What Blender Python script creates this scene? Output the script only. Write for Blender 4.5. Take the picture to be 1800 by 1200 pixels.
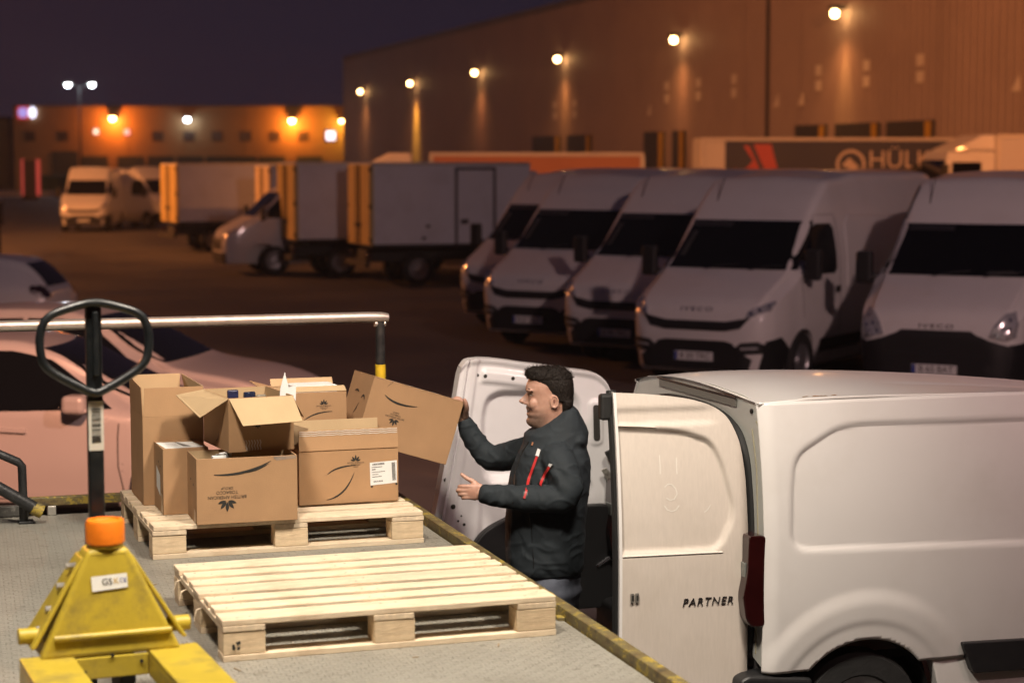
import bpy, bmesh, math, random
from math import sin, cos, pi, radians as R, atan2, sqrt
from mathutils import Vector, Matrix, Euler
from mathutils.bvhtree import BVHTree

for o in list(bpy.data.objects):
    bpy.data.objects.remove(o)
C = bpy.context.scene.collection
rnd = random.Random(7)

# ------------------------------------------------------------------ camera, world, exposure
CAM_YAW = .3255          # the dock's axes are the world's axes; the camera looks a little to the right of +y
cd = bpy.data.cameras.new('camera'); cam = bpy.data.objects.new('camera', cd); C.objects.link(cam)
cam.location = (0, 0, 2.8); cam.rotation_euler = (pi/2 - .0905, 0, -CAM_YAW)
cd.sensor_width = 36; cd.lens = 69.4; cd.clip_start = .1; cd.clip_end = 1500
cd.dof.use_dof = True; cd.dof.focus_distance = 8.6; cd.dof.aperture_fstop = 2.4
S = bpy.context.scene
S.camera = cam
S.view_settings.view_transform = 'Standard'; S.view_settings.look = 'None'
S.view_settings.exposure = 0; S.view_settings.gamma = 1; S.view_settings.use_curve_mapping = False
S.render.engine = 'CYCLES'
cy = S.cycles
cy.use_denoising = True; cy.use_adaptive_sampling = True; cy.adaptive_threshold = .02
cy.max_bounces = 6; cy.diffuse_bounces = 3; cy.glossy_bounces = 3; cy.transmission_bounces = 4; cy.volume_bounces = 0
cy.caustics_reflective = False; cy.caustics_refractive = False; cy.sample_clamp_indirect = 4

W = bpy.data.worlds.new('World'); S.world = W; W.use_nodes = True
wn = W.node_tree; bg = wn.nodes['Background']
sky = wn.nodes.new('ShaderNodeTexSky'); sky.sky_type = 'NISHITA'; sky.sun_disc = False
sky.sun_elevation = R(-4.5); sky.sun_rotation = R(200); sky.air_density = 1.6; sky.dust_density = 2.0; sky.ozone_density = 2.0
glowc = wn.nodes.new('ShaderNodeMix'); glowc.data_type = 'RGBA'; glowc.blend_type = 'ADD'
glowc.inputs['Factor'].default_value = 1.0
SKY_GAIN = (1.0, 1.0, 1.0)
mul = wn.nodes.new('ShaderNodeMix'); mul.data_type = 'RGBA'; mul.blend_type = 'MULTIPLY'; mul.inputs['Factor'].default_value = 1
mul.inputs['B'].default_value = (.3, .2, .28, 1)
wn.links.new(sky.outputs[0], mul.inputs['A']); wn.links.new(mul.outputs['Result'], glowc.inputs['A'])
glowc.inputs['B'].default_value = (.125, .10, .21, 1)      # town glow on low cloud
wn.links.new(glowc.outputs['Result'], bg.inputs[0]); bg.inputs[1].default_value = .1

PZ = 1.116               # top of the loading platform above the yard
WARM = (1.0, .875, .735); SODIUM = (1.0, .32, .085); SOFTPINK = (1.0, .44, .265); COOLPINK = (1.0, .64, .61)

def area_light(name, loc, target, size, energy, col, size_y=None, spread=180):
    l = bpy.data.lights.new(name, 'AREA'); l.energy = energy; l.color = col; l.size = size; l.spread = R(spread)
    if size_y: l.shape = 'RECTANGLE'; l.size_y = size_y
    o = bpy.data.objects.new(name, l); C.objects.link(o); o.location = loc
    o.rotation_euler = (Vector(target) - Vector(loc)).to_track_quat('-Z', 'Y').to_euler(); return o

def spot_light(name, loc, target, energy, col, angle, blend=.6, radius=.1):
    l = bpy.data.lights.new(name, 'SPOT'); l.energy = energy; l.color = col; l.spot_size = R(angle); l.spot_blend = blend
    l.shadow_soft_size = radius
    o = bpy.data.objects.new(name, l); C.objects.link(o); o.location = loc
    o.rotation_euler = (Vector(target) - Vector(loc)).to_track_quat('-Z', 'Y').to_euler(); return o

# the two floodlights over the loading dock (their housings are built further down) and the yard's sodium lamps
DOCK_LAMPS = [((3.2, 5.1, 6.5), (1.7, 7.3, 1.2), 400), ((.1, 4.6, 6.5), (1.5, 7.5, 1.2), 430)]
for i, (p, t, e) in enumerate(DOCK_LAMPS):
    spot_light('dock_floodlight_lamp', p, t, e * 4.2, WARM, 70, .85, .42)
YARD_LAMPS = [((.6, .6, 9.2), (2.1, 16.2, .8), 16500, SOFTPINK, 26), ((8.5, .6, 9.0), (9.8, 28, 0), 4900, COOLPINK, 84)]
# two sodium masts standing in the yard outside the picture (built further down): sideways and forward metres, height, watts
MASTS = [((-30.0, 57.0), 11.0, 17000, (-9, 55), 150), ((-36.0, 66.0), 11.0, 24000, (-14, 84), 150), ((17.5, 36.0), 12.5, 25000, (10, 90), 84)]
for p, t, e, c, an in YARD_LAMPS:
    spot_light('yard_floodlight_lamp', p, t, e, c, an, .7, .35)

# ------------------------------------------------------------------ helpers
def tag(o, label=None, cat=None, group=None, kind=None):
    if label: o['label'] = label
    if cat: o['category'] = cat
    if group: o['group'] = group
    if kind: o['kind'] = kind
    return o

def thing(name, label, cat, loc=(0, 0, 0), rz=0, group=None):
    o = bpy.data.objects.new(name, None); C.objects.link(o); o.empty_display_size = .2
    o.location = loc; o.rotation_euler = (0, 0, rz)
    return tag(o, label, cat, group)

def dup(o, parent=None):
    c = o.copy(); C.objects.link(c); c.parent = parent
    for ch in list(o.children):
        dup(ch, c)
    return c

class MB:
    def __init__(s): s.v = []; s.f = []; s.sm = []
    def add(s, vs, fs, smooth=False):
        k = len(s.v); s.v += [tuple(v) for v in vs]
        for f in fs: s.f.append([i + k for i in f]); s.sm.append(smooth)
        return s
    def box(s, x0, x1, y0, y1, z0, z1, M=None):
        vs = [Vector((x, y, z)) for z in (z0, z1) for x, y in ((x0, y0), (x1, y0), (x1, y1), (x0, y1))]
        if M: vs = [M @ v for v in vs]
        return s.add(vs, [(3, 2, 1, 0), (4, 5, 6, 7), (0, 1, 5, 4), (1, 2, 6, 5), (2, 3, 7, 6), (3, 0, 4, 7)])
    def cyl(s, p0, p1, r0, r1=None, n=16, cap=True, smooth=True):
        r1 = r0 if r1 is None else r1
        p0 = Vector(p0); p1 = Vector(p1); d = (p1 - p0).normalized()
        a = d.orthogonal().normalized(); b = d.cross(a)
        vs = [p0 + (a * cos(2*pi*i/n) + b * sin(2*pi*i/n)) * r0 for i in range(n)] + [p1 + (a * cos(2*pi*i/n) + b * sin(2*pi*i/n)) * r1 for i in range(n)]
        s.add(vs, [(i, (i+1) % n, n + (i+1) % n, n + i) for i in range(n)], smooth)
        if cap:
            s.add(vs[:n], [tuple(range(n-1, -1, -1))]); s.add(vs[n:], [tuple(range(n))])
        return s
    def tube(s, pts, r, n=12, closed=False, cap=True):
        pts = [Vector(p) for p in pts]; m = len(pts)
        rr = r if isinstance(r, (list, tuple)) else [r] * m
        ts = []
        for i in range(m):
            a = pts[(i-1) % m] if (closed or i) else pts[0]
            b = pts[(i+1) % m] if (closed or i < m-1) else pts[-1]
            ts.append((b - a).normalized())
        u = ts[0].orthogonal().normalized(); vs = []
        for i in range(m):
            u = (u - ts[i] * u.dot(ts[i])).normalized(); w = ts[i].cross(u)
            vs += [pts[i] + (u * cos(2*pi*j/n) + w * sin(2*pi*j/n)) * rr[i] for j in range(n)]
        fs = []
        for i in range(m if closed else m - 1):
            k = (i + 1) % m
            fs += [(i*n + j, i*n + (j+1) % n, k*n + (j+1) % n, k*n + j) for j in range(n)]
        s.add(vs, fs, True)
        if cap and not closed:
            s.add(vs[:n], [tuple(range(n-1, -1, -1))]); s.add(vs[-n:], [tuple(range(n))])
        return s
    def prism(s, poly, fn, d0, d1, smooth=False):
        # poly: 2-D outline (ccw), fn(a, b, d) -> point
        n = len(poly)
        vs = [Vector(fn(a, b, d0)) for a, b in poly] + [Vector(fn(a, b, d1)) for a, b in poly]
        return s.add(vs, [tuple(range(n-1, -1, -1)), tuple(range(n, 2*n))] + [(i, (i+1) % n, n + (i+1) % n, n + i) for i in range(n)], smooth)
    def grid(s, P, smooth=True, flip=False):
        h = len(P); w = len(P[0]); vs = [p for row in P for p in row]
        fs = [(i*w + j, i*w + j + 1, (i+1)*w + j + 1, (i+1)*w + j) for i in range(h-1) for j in range(w-1)]
        if flip: fs = [f[::-1] for f in fs]
        return s.add(vs, fs, smooth)
    def lathe(s, prof, M=None, n=32, smooth=True):
        # prof: (r, h) pairs turned about local z
        vs = []
        for r, h in prof:
            for i in range(n):
                v = Vector((r * cos(2*pi*i/n), r * sin(2*pi*i/n), h)); vs.append(M @ v if M else v)
        fs = [(i*n + j, i*n + (j+1) % n, (i+1)*n + (j+1) % n, (i+1)*n + j) for i in range(len(prof)-1) for j in range(n)]
        return s.add(vs, fs, smooth)
    def mesh(s, name, sharp=35):
        me = bpy.data.meshes.new(name); me.from_pydata(s.v, [], s.f); me.update()
        me.polygons.foreach_set('use_smooth', s.sm)
        bm = bmesh.new(); bm.from_mesh(me); bmesh.ops.remove_doubles(bm, verts=bm.verts, dist=1e-5)
        bmesh.ops.recalc_face_normals(bm, faces=bm.faces); bm.to_mesh(me); bm.free()
        if any(s.sm): me.set_sharp_from_angle(angle=R(sharp))
        return me
    def build(s, name, mat, parent=None, bevel=0, label=None, seg=2, loc=None, rot=None, sharp=35):
        me = s.mesh(name, sharp); me.materials.append(mat)
        o = bpy.data.objects.new(name, me); C.objects.link(o)
        if parent: o.parent = parent
        if loc: o.location = loc
        if rot: o.rotation_euler = rot
        if bevel:
            m = o.modifiers.new('bevel', 'BEVEL'); m.width = bevel; m.segments = seg; m.limit_method = 'ANGLE'; m.angle_limit = R(40)
        if label: o['label'] = label
        return o

def link_mesh(name, me, mat, parent=None, label=None):
    if not me.materials: me.materials.append(mat)
    o = bpy.data.objects.new(name, me); C.objects.link(o); o.parent = parent
    if label: o['label'] = label
    return o

_tc = {}
def text_data(s, size=1.0, shear=0.0, spacing=1.0):
    k = (s, shear, spacing)
    if k not in _tc:
        cu = bpy.data.curves.new('t', 'FONT'); cu.body = s; cu.size = 1; cu.align_x = 'CENTER'; cu.align_y = 'CENTER'; cu.shear = shear
        cu.space_character = spacing; cu.resolution_u = 3
        ob = bpy.data.objects.new('t', cu); C.objects.link(ob)
        me = bpy.data.meshes.new_from_object(ob.evaluated_get(bpy.context.evaluated_depsgraph_get()))
        _tc[k] = ([tuple(v.co) for v in me.vertices], [tuple(p.vertices) for p in me.polygons])
        bpy.data.objects.remove(ob); bpy.data.curves.remove(cu); bpy.data.meshes.remove(me)
    vs, fs = _tc[k]
    return [(x*size, y*size) for x, y, z in vs], fs

class Frame:
    """a flat face: origin, unit u (to the right), unit v (up), n (towards the viewer)"""
    def __init__(s, o, u, v): s.o = Vector(o); s.u = Vector(u).normalized(); s.v = Vector(v).normalized(); s.n = s.u.cross(s.v)
    def p(s, a, b, d=.0012): return s.o + s.u*a + s.v*b + s.n*d
    def sub(s, a, b, ang=0):
        c, t = cos(ang), sin(ang)
        return Frame(s.p(a, b, 0), s.u*c + s.v*t, s.v*c - s.u*t)
    def poly(s, mb, pts, d=.0012): return mb.add([s.p(a, b, d) for a, b in pts], [tuple(range(len(pts)))])
    def text(s, mb, txt, size, a=0, b=0, d=.0012, shear=0, spacing=1.0, depth=0):
        vs, fs = text_data(txt, size, shear, spacing)
        mb.add([s.p(a+x, b+y, d+depth) for x, y in vs], fs)
        if depth:
            from collections import Counter
            ec = Counter(); de = {}
            for f in fs:
                for i in range(len(f)):
                    e = (f[i], f[(i+1) % len(f)]); ec[tuple(sorted(e))] += 1; de[tuple(sorted(e))] = e
            for k, c in ec.items():
                if c == 1:
                    i, j = de[k]; q = [vs[i], vs[j]]
                    mb.add([s.p(a+q[0][0], b+q[0][1], d), s.p(a+q[1][0], b+q[1][1], d), s.p(a+q[1][0], b+q[1][1], d+depth), s.p(a+q[0][0], b+q[0][1], d+depth)], [(0, 1, 2, 3)])
        return mb
    def stroke(s, mb, pts, d=.0012, n=14):
        # pts: (a, b, width) control points of a tapered brush stroke, quadratic through three of them
        (x0, y0, w0), (x1, y1, w1), (x2, y2, w2) = pts
        L, Rr = [], []
        for i in range(n+1):
            t = i/n; q0, q1, q2 = (1-t)**2, 2*t*(1-t), t*t
            x = q0*x0+q1*x1+q2*x2; y = q0*y0+q1*y1+q2*y2; w = q0*w0+q1*w1+q2*w2
            dx = 2*(1-t)*(x1-x0)+2*t*(x2-x1); dy = 2*(1-t)*(y1-y0)+2*t*(y2-y1); l = sqrt(dx*dx+dy*dy) or 1
            L.append(s.p(x-dy/l*w/2, y+dx/l*w/2, d)); Rr.append(s.p(x+dy/l*w/2, y-dx/l*w/2, d))
        mb.grid([L, Rr], False); return mb

# ------------------------------------------------------------------ materials
MATS = {}
def nodes_of(m): return m.node_tree.nodes, m.node_tree.links
def mat(name, col, rough=.5, metal=0, spec=.5, noise=None, bump=None, coat=0, emit=None, coord='Object', rand=0, dirt=None, stretch=None, alpha=None):
    """noise=(scale, amount): value mottling; bump=(scale, strength); dirt=(scale, amount, colour); rand: object-to-object value spread"""
    if name in MATS: return MATS[name]
    m = bpy.data.materials.new(name); m.use_nodes = True; N, L = nodes_of(m); b = N['Principled BSDF']
    b.inputs['Base Color'].default_value = (*col, 1); b.inputs['Roughness'].default_value = rough
    b.inputs['Metallic'].default_value = metal; b.inputs['Specular IOR Level'].default_value = spec; b.inputs['Coat Weight'].default_value = coat
    b.inputs['Coat Roughness'].default_value = .08
    if emit:
        b.inputs['Emission Color'].default_value = (*emit[0], 1); b.inputs['Emission Strength'].default_value = emit[1]
    tc = N.new('ShaderNodeTexCoord'); vec = tc.outputs[coord]
    if stretch:
        mp = N.new('ShaderNodeMapping'); mp.inputs['Scale'].default_value = stretch; L.new(vec, mp.inputs[0]); vec = mp.outputs[0]
    cur = None
    def rgb():
        nonlocal cur
        if cur is None:
            r = N.new('ShaderNodeRGB'); r.outputs[0].default_value = (*col, 1); cur = r.outputs[0]
        return cur
    if noise:
        t = N.new('ShaderNodeTexNoise'); t.inputs['Scale'].default_value = noise[0]; t.inputs['Detail'].default_value = 6; t.inputs['Roughness'].default_value = .62
        L.new(vec, t.inputs[0])
        mr = N.new('ShaderNodeMapRange'); mr.inputs[1].default_value = .25; mr.inputs[2].default_value = .75
        mr.inputs[3].default_value = 1 - noise[1]; mr.inputs[4].default_value = 1 + noise[1]; L.new(t.outputs[0], mr.inputs[0])
        x = N.new('ShaderNodeVectorMath'); x.operation = 'SCALE'; L.new(rgb(), x.inputs[0]); L.new(mr.outputs[0], x.inputs['Scale']); cur = x.outputs[0]
        rr = N.new('ShaderNodeMapRange'); rr.inputs[1].default_value = .2; rr.inputs[2].default_value = .8
        rr.inputs[3].default_value = max(.03, rough - noise[1]*.35); rr.inputs[4].default_value = min(1, rough + noise[1]*.35)
        L.new(t.outputs[0], rr.inputs[0]); L.new(rr.outputs[0], b.inputs['Roughness'])
    if rand:
        oi = N.new('ShaderNodeObjectInfo'); mr = N.new('ShaderNodeMapRange'); mr.inputs[3].default_value = 1 - rand; mr.inputs[4].default_value = 1 + rand
        L.new(oi.outputs['Random'], mr.inputs[0])
        x = N.new('ShaderNodeVectorMath'); x.operation = 'SCALE'; L.new(rgb(), x.inputs[0]); L.new(mr.outputs[0], x.inputs['Scale']); cur = x.outputs[0]
    if dirt:
        t = N.new('ShaderNodeTexNoise'); t.inputs['Scale'].default_value = dirt[0]; t.inputs['Detail'].default_value = 8; t.inputs['Roughness'].default_value = .7
        L.new(tc.outputs[coord], t.inputs[0])
        mr = N.new('ShaderNodeMapRange'); mr.inputs[1].default_value = .5; mr.inputs[2].default_value = .72; mr.inputs[3].default_value = 0; mr.inputs[4].default_value = dirt[1]
        L.new(t.outputs[0], mr.inputs[0])
        mx = N.new('ShaderNodeMix'); mx.data_type = 'RGBA'; L.new(mr.outputs[0], mx.inputs[0]); L.new(rgb(), mx.inputs['A']); mx.inputs['B'].default_value = (*dirt[2], 1); cur = mx.outputs['Result']
    if cur is not None: L.new(cur, b.inputs['Base Color'])
    if bump:
        t = N.new('ShaderNodeTexNoise'); t.inputs['Scale'].default_value = bump[0]; t.inputs['Detail'].default_value = 5; L.new(vec, t.inputs[0])
        bp = N.new('ShaderNodeBump'); bp.inputs['Strength'].default_value = bump[1]; bp.inputs['Distance'].default_value = .01
        L.new(t.outputs[0], bp.inputs['Height']); L.new(bp.outputs[0], b.inputs['Normal'])
    MATS[name] = m; return m

WOOD = mat('pallet wood', (.64, .525, .375), .75, noise=(9, .19), bump=(40, .25), rand=.13, stretch=(.6, 7, 7), dirt=(5, .5, (.40, .26, .15)))
BLOCKW = mat('pallet block wood', (.62, .48, .31), .8, noise=(14, .20), bump=(50, .25), rand=.14, stretch=(.7, 3, 6), dirt=(9, .3, (.33, .20, .11)))
CARD = mat('cardboard', (.375, .225, .118), .85, noise=(5, .10), bump=(160, .08), rand=.05, spec=.25)
CARDIN = mat('cardboard inside', (.46, .33, .19), .88, noise=(6, .07), bump=(160, .08), spec=.2)
TAPE = mat('parcel tape', (.40, .27, .16), .3, noise=(20, .1))
INK = mat('black print', (.022, .020, .016), .7, noise=(70, .3))
GREYINK = mat('grey print', (.16, .15, .14), .7)
PAPER = mat('white paper', (.74, .74, .72), .7, noise=(12, .06))
TAPEWHITE = mat('pale print', (.56, .50, .43), .7, noise=(50, .2))
GALV = mat('galvanised steel', (.44, .42, .38), .42, .75, noise=(18, .2), bump=(60, .1), dirt=(9, .6, (.22, .19, .14)))
BLACKP = mat('worn black paint', (.012, .013, .014), .45, noise=(20, .3), bump=(90, .15), dirt=(13, .25, (.14, .13, .11)))
YELP = mat('yellow post paint', (.62, .43, .02), .5, noise=(14, .15), dirt=(20, .5, (.2, .15, .05)))
JACKY = mat('yellow machine enamel', (.46, .345, .035), .40, noise=(7, .14), bump=(60, .06), coat=.15, dirt=(6.5, .85, (.17, .135, .05)))
JACKK = mat('black handle enamel', (.010, .012, .013), .34, noise=(30, .2), dirt=(25, .12, (.12, .12, .11)))
ORANGE = mat('orange plastic', (.82, .20, .010), .42, noise=(8, .08), bump=(60, .1), dirt=(9, .3, (.45, .13, .02)))
RUBBER = mat('black rubber', (.012, .012, .012), .7, noise=(20, .2))
WHITEP = mat('white van paint', (.70, .68, .66), .30, noise=(1.2, .04), coat=.35, dirt=(2.2, .16, (.42, .37, .31)), spec=.4)
WHITEIN = mat('white door inner paint', (.64, .63, .64), .36, noise=(2, .04), coat=.2, dirt=(6, .15, (.4, .37, .34)))
DIRTYW = mat('dusty white van paint', (.58, .52, .46), .55, noise=(26, .06), spec=.3, stretch=(4, 4, .5), dirt=(2.4, .30, (.44, .38, .31)))
CLEANW = mat('wiped white paint', (.70, .66, .60), .45)
GLASS = mat('dark car glass', (.005, .006, .007), .07, spec=.35)
BLACKPL = mat('black plastic trim', (.013, .013, .014), .5, noise=(30, .15), bump=(120, .08))
TYRE = mat('tyre rubber', (.014, .014, .014), .85, noise=(12, .3), bump=(40, .3))
RIM = mat('wheel rim', (.30, .30, .31), .4, .7, noise=(9, .15))
CHROME = mat('chrome', (.75, .76, .80), .12, 1.0)
DARKMET = mat('dark metal lettering', (.20, .19, .19), .25, .9)
REDL = mat('dark red lamp lens', (.022, .003, .003), .14, coat=.6, noise=(9, .3))
LAMPGL = mat('headlamp glass', (.55, .55, .56), .12, .5, coat=.8, noise=(35, .5))
AMBER = mat('amber lens', (.5, .18, .04), .25, coat=.5)
PLATE = mat('number plate', (.70, .70, .68), .5)
PLATEB = mat('number plate band', (.02, .05, .30), .5)
# ------------------------------------------------------------------ yard ground
def asphalt():
    m = bpy.data.materials.new('asphalt'); m.use_nodes = True; N, L = nodes_of(m); b = N['Principled BSDF']
    tc = N.new('ShaderNodeTexCoord')
    n1 = N.new('ShaderNodeTexNoise'); n1.inputs['Scale'].default_value = .25; n1.inputs['Detail'].default_value = 8; L.new(tc.outputs['Object'], n1.inputs[0])
    n2 = N.new('ShaderNodeTexNoise'); n2.inputs['Scale'].default_value = 40; n2.inputs['Detail'].default_value = 4; L.new(tc.outputs['Object'], n2.inputs[0])
    ad = N.new('ShaderNodeMath'); ad.operation = 'MULTIPLY_ADD'; ad.inputs[1].default_value = .35; L.new(n2.outputs[0], ad.inputs[0]); L.new(n1.outputs[0], ad.inputs[2])
    cr = N.new('ShaderNodeValToRGB'); cr.color_ramp.elements[0].position = .40; cr.color_ramp.elements[0].color = (.030, .028, .027, 1)
    cr.color_ramp.elements[1].position = .95; cr.color_ramp.elements[1].color = (.115, .105, .095, 1)
    L.new(ad.outputs[0], cr.inputs[0]); L.new(cr.outputs[0], b.inputs['Base Color'])
    mr = N.new('ShaderNodeMapRange'); mr.inputs[1].default_value = .3; mr.inputs[2].default_value = .7; mr.inputs[3].default_value = .55; mr.inputs[4].default_value = .9
    L.new(n1.outputs[0], mr.inputs[0]); L.new(mr.outputs[0], b.inputs['Roughness'])
    bp = N.new('ShaderNodeBump'); bp.inputs['Strength'].default_value = .4; bp.inputs['Distance'].default_value = .01; L.new(n2.outputs[0], bp.inputs['Height']); L.new(bp.outputs[0], b.inputs['Normal'])
    return m
g = MB(); g.add([(-500, -60, 0), (500, -60, 0), (500, 700, 0), (-500, 700, 0)], [(0, 1, 2, 3)])
tag(g.build('ground', asphalt()), kind='structure')

# ------------------------------------------------------------------ loading platform with tread-plate deck
def treadplate():
    m = bpy.data.materials.new('tread plate'); m.use_nodes = True; N, L = nodes_of(m); b = N['Principled BSDF']
    tc = N.new('ShaderNodeTexCoord')
    mp = N.new('ShaderNodeMapping'); mp.inputs['Scale'].default_value = (30, 30, 30); mp.inputs['Rotation'].default_value = (0, 0, R(3)); L.new(tc.outputs['Object'], mp.inputs[0])
    sx = N.new('ShaderNodeSeparateXYZ'); L.new(mp.outputs[0], sx.inputs[0])
    def M(op, a, bb=None, c=None):
        n = N.new('ShaderNodeMath'); n.operation = op
        for i, v in enumerate((a, bb, c)):
            if v is None: continue
            if isinstance(v, (int, float)): n.inputs[i].default_value = v
            else: L.new(v, n.inputs[i])
        return n.outputs[0]
    X, Y = sx.outputs[0], sx.outputs[1]
    fx = M('SUBTRACT', M('FRACT', X), .5); fy = M('SUBTRACT', M('FRACT', Y), .5)
    par = M('MODULO', M('ADD', M('FLOOR', X), M('FLOOR', Y)), 2.0); par = M('ABSOLUTE', par)
    u = M('ADD', fx, fy); v = M('SUBTRACT', fx, fy)
    lu = M('MULTIPLY_ADD', par, .42, .24); lv = M('MULTIPLY_ADD', par, -.42, .66)
    d = M('ADD', M('POWER', M('ABSOLUTE', M('DIVIDE', u, lu)), 2), M('POWER', M('ABSOLUTE', M('DIVIDE', v, lv)), 2))
    h = N.new('ShaderNodeMapRange'); h.interpolation_type = 'SMOOTHSTEP'; h.inputs[1].default_value = 1.15; h.inputs[2].default_value = .55; L.new(d, h.inputs[0])
    n1 = N.new('ShaderNodeTexNoise'); n1.inputs['Scale'].default_value = 1.7; n1.inputs['Detail'].default_value = 9; n1.inputs['Roughness'].default_value = .65; L.new(tc.outputs['Object'], n1.inputs[0])
    n2 = N.new('ShaderNodeTexNoise'); n2.inputs['Scale'].default_value = 22; n2.inputs['Detail'].default_value = 7; L.new(tc.outputs['Object'], n2.inputs[0])
    cr = N.new('ShaderNodeValToRGB'); e = cr.color_ramp.elements
    e[0].position = .30; e[0].color = (.21, .198, .165, 1); e[1].position = .72; e[1].color = (.315, .303, .262, 1); L.new(n1.outputs[0], cr.inputs[0])
    mr = N.new('ShaderNodeMapRange'); mr.inputs[1].default_value = .60; mr.inputs[2].default_value = .74; mr.inputs[4].default_value = .55; L.new(n2.outputs[0], mr.inputs[0])
    mx = N.new('ShaderNodeMix'); mx.data_type = 'RGBA'; L.new(mr.outputs[0], mx.inputs[0]); L.new(cr.outputs[0], mx.inputs['A']); mx.inputs['B'].default_value = (.10, .085, .06, 1)
    # tops of the raised lozenges, mixed to a brighter colour
    wm = N.new('ShaderNodeMath'); wm.operation = 'MULTIPLY'; L.new(h.outputs[0], wm.inputs[0]); wm.inputs[1].default_value = .35
    mx2 = N.new('ShaderNodeMix'); mx2.data_type = 'RGBA'; L.new(wm.outputs[0], mx2.inputs[0]); L.new(mx.outputs['Result'], mx2.inputs['A']); mx2.inputs['B'].default_value = (.42, .40, .34, 1)
    L.new(mx2.outputs['Result'], b.inputs['Base Color']); b.inputs['Roughness'].default_value = .55; b.inputs['Metallic'].default_value = .15
    hh = N.new('ShaderNodeMath'); hh.operation = 'MULTIPLY_ADD'; L.new(n2.outputs[0], hh.inputs[0]); hh.inputs[1].default_value = .25; L.new(h.outputs[0], hh.inputs[2])
    bp = N.new('ShaderNodeBump'); bp.inputs['Strength'].default_value = 1.0; bp.inputs['Distance'].default_value = .012; L.new(hh.outputs[0], bp.inputs['Height']); L.new(bp.outputs[0], b.inputs['Normal'])
    return m
CONC = mat('dock concrete', (.19, .18, .165), .9, noise=(2, .2), bump=(20, .3))
def wornpaint():
    m = bpy.data.materials.new('worn hazard paint'); m.use_nodes = True; N, L = nodes_of(m); b = N['Principled BSDF']
    tc = N.new('ShaderNodeTexCoord')
    mp = N.new('ShaderNodeMapping'); mp.inputs['Scale'].default_value = (1, 1, 1.6); L.new(tc.outputs['Object'], mp.inputs[0])
    n1 = N.new('ShaderNodeTexNoise'); n1.inputs['Scale'].default_value = 5.5; n1.inputs['Detail'].default_value = 12; n1.inputs['Roughness'].default_value = .82; L.new(mp.outputs[0], n1.inputs[0])
    cr = N.new('ShaderNodeValToRGB'); e = cr.color_ramp.elements
    e[0].position = .34; e[0].color = (.03, .026, .018, 1); e[1].position = .68; e[1].color = (.40, .36, .24, 1)
    for pos, c in ((.43, (.07, .052, .025, 1)), (.470, (.13, .085, .025, 1)), (.500, (.13, .11, .05, 1)), (.530, (.10, .08, .035, 1)), (.560, (.36, .26, .035, 1)), (.60, (.30, .22, .03, 1)), (.63, (.15, .13, .08, 1))):
        k = e.new(pos); k.color = c
    L.new(n1.outputs[0], cr.inputs[0]); L.new(cr.outputs[0], b.inputs['Base Color']); b.inputs['Roughness'].default_value = .6
    bp = N.new('ShaderNodeBump'); bp.inputs['Strength'].default_value = .5; bp.inputs['Distance'].default_value = .004; L.new(n1.outputs[0], bp.inputs['Height']); L.new(bp.outputs[0], b.inputs['Normal'])
    return m
HAZ = wornpaint()
dock = thing('loading_platform', 'raised steel loading platform with tread plate deck carrying both pallets', 'platform')
MB().prism([(-6, -1.2), (2.289, -1.2), (2.540, 9.58), (-6, 9.58)], lambda a, b, d: (a, b, d), PZ-.012, PZ).build('deck', treadplate(), dock, .003)
MB().prism([(-6, -1.2), (2.262, -1.2), (2.512, 9.55), (-6, 9.55)], lambda a, b, d: (a, b, d), 0, PZ-.013).build('base', CONC, dock)
# right edge lip: a worn angle bar held off the deck on short lugs
rail = MB()
prof = [(2.318, PZ-.030), (2.333, PZ-.030), (2.333, PZ+.024), (2.360, PZ+.024), (2.365, PZ+.040), (2.318, PZ+.040)]
rail = MB().prism(prof, lambda a, b, d: (a + .024*d, d, b), -1.2, 9.64)
kr = thing('edge_rail', 'worn yellow steel lip along the platform edge beside the open van', 'edge rail')
rail.build('bar', HAZ, kr, .003)
for y in (1.0, 2.4, 3.8, 5.35, 6.75, 8.15, 9.4):
    MB().box(2.29+.024*y, 2.317+.024*y, y-.025, y+.025, PZ-.03, PZ+.012).build('lug', HAZ, kr, .003)
br = thing('edge_rail', 'worn yellow steel lip along the platform edge in front of the silver car', 'edge rail')
MB().box(-6, .60, 9.56, 9.60, PZ+.004, PZ+.062).build('bar', HAZ, br, .004)
MB().box(.79, 2.40, 9.565, 9.60, PZ+.045, PZ+.088).build('bar', HAZ, br, .004)
MB().box(.60, .79, 9.56, 9.605, PZ+.004, PZ+.055).build('bar', mat('chipped black edge paint', (.05, .048, .042), .6, noise=(14, .4), dirt=(11, .9, (.40, .38, .34))), br, .004)
MB().box(.88, .92, 9.555, 9.60, PZ+.001, PZ+.046).build('lug', GALV, br, .003)
for x in (1.7, 2.3): MB().box(x-.02, x+.02, 9.56, 9.598, PZ+.001, PZ+.046).build('lug', HAZ, br, .003)

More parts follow.
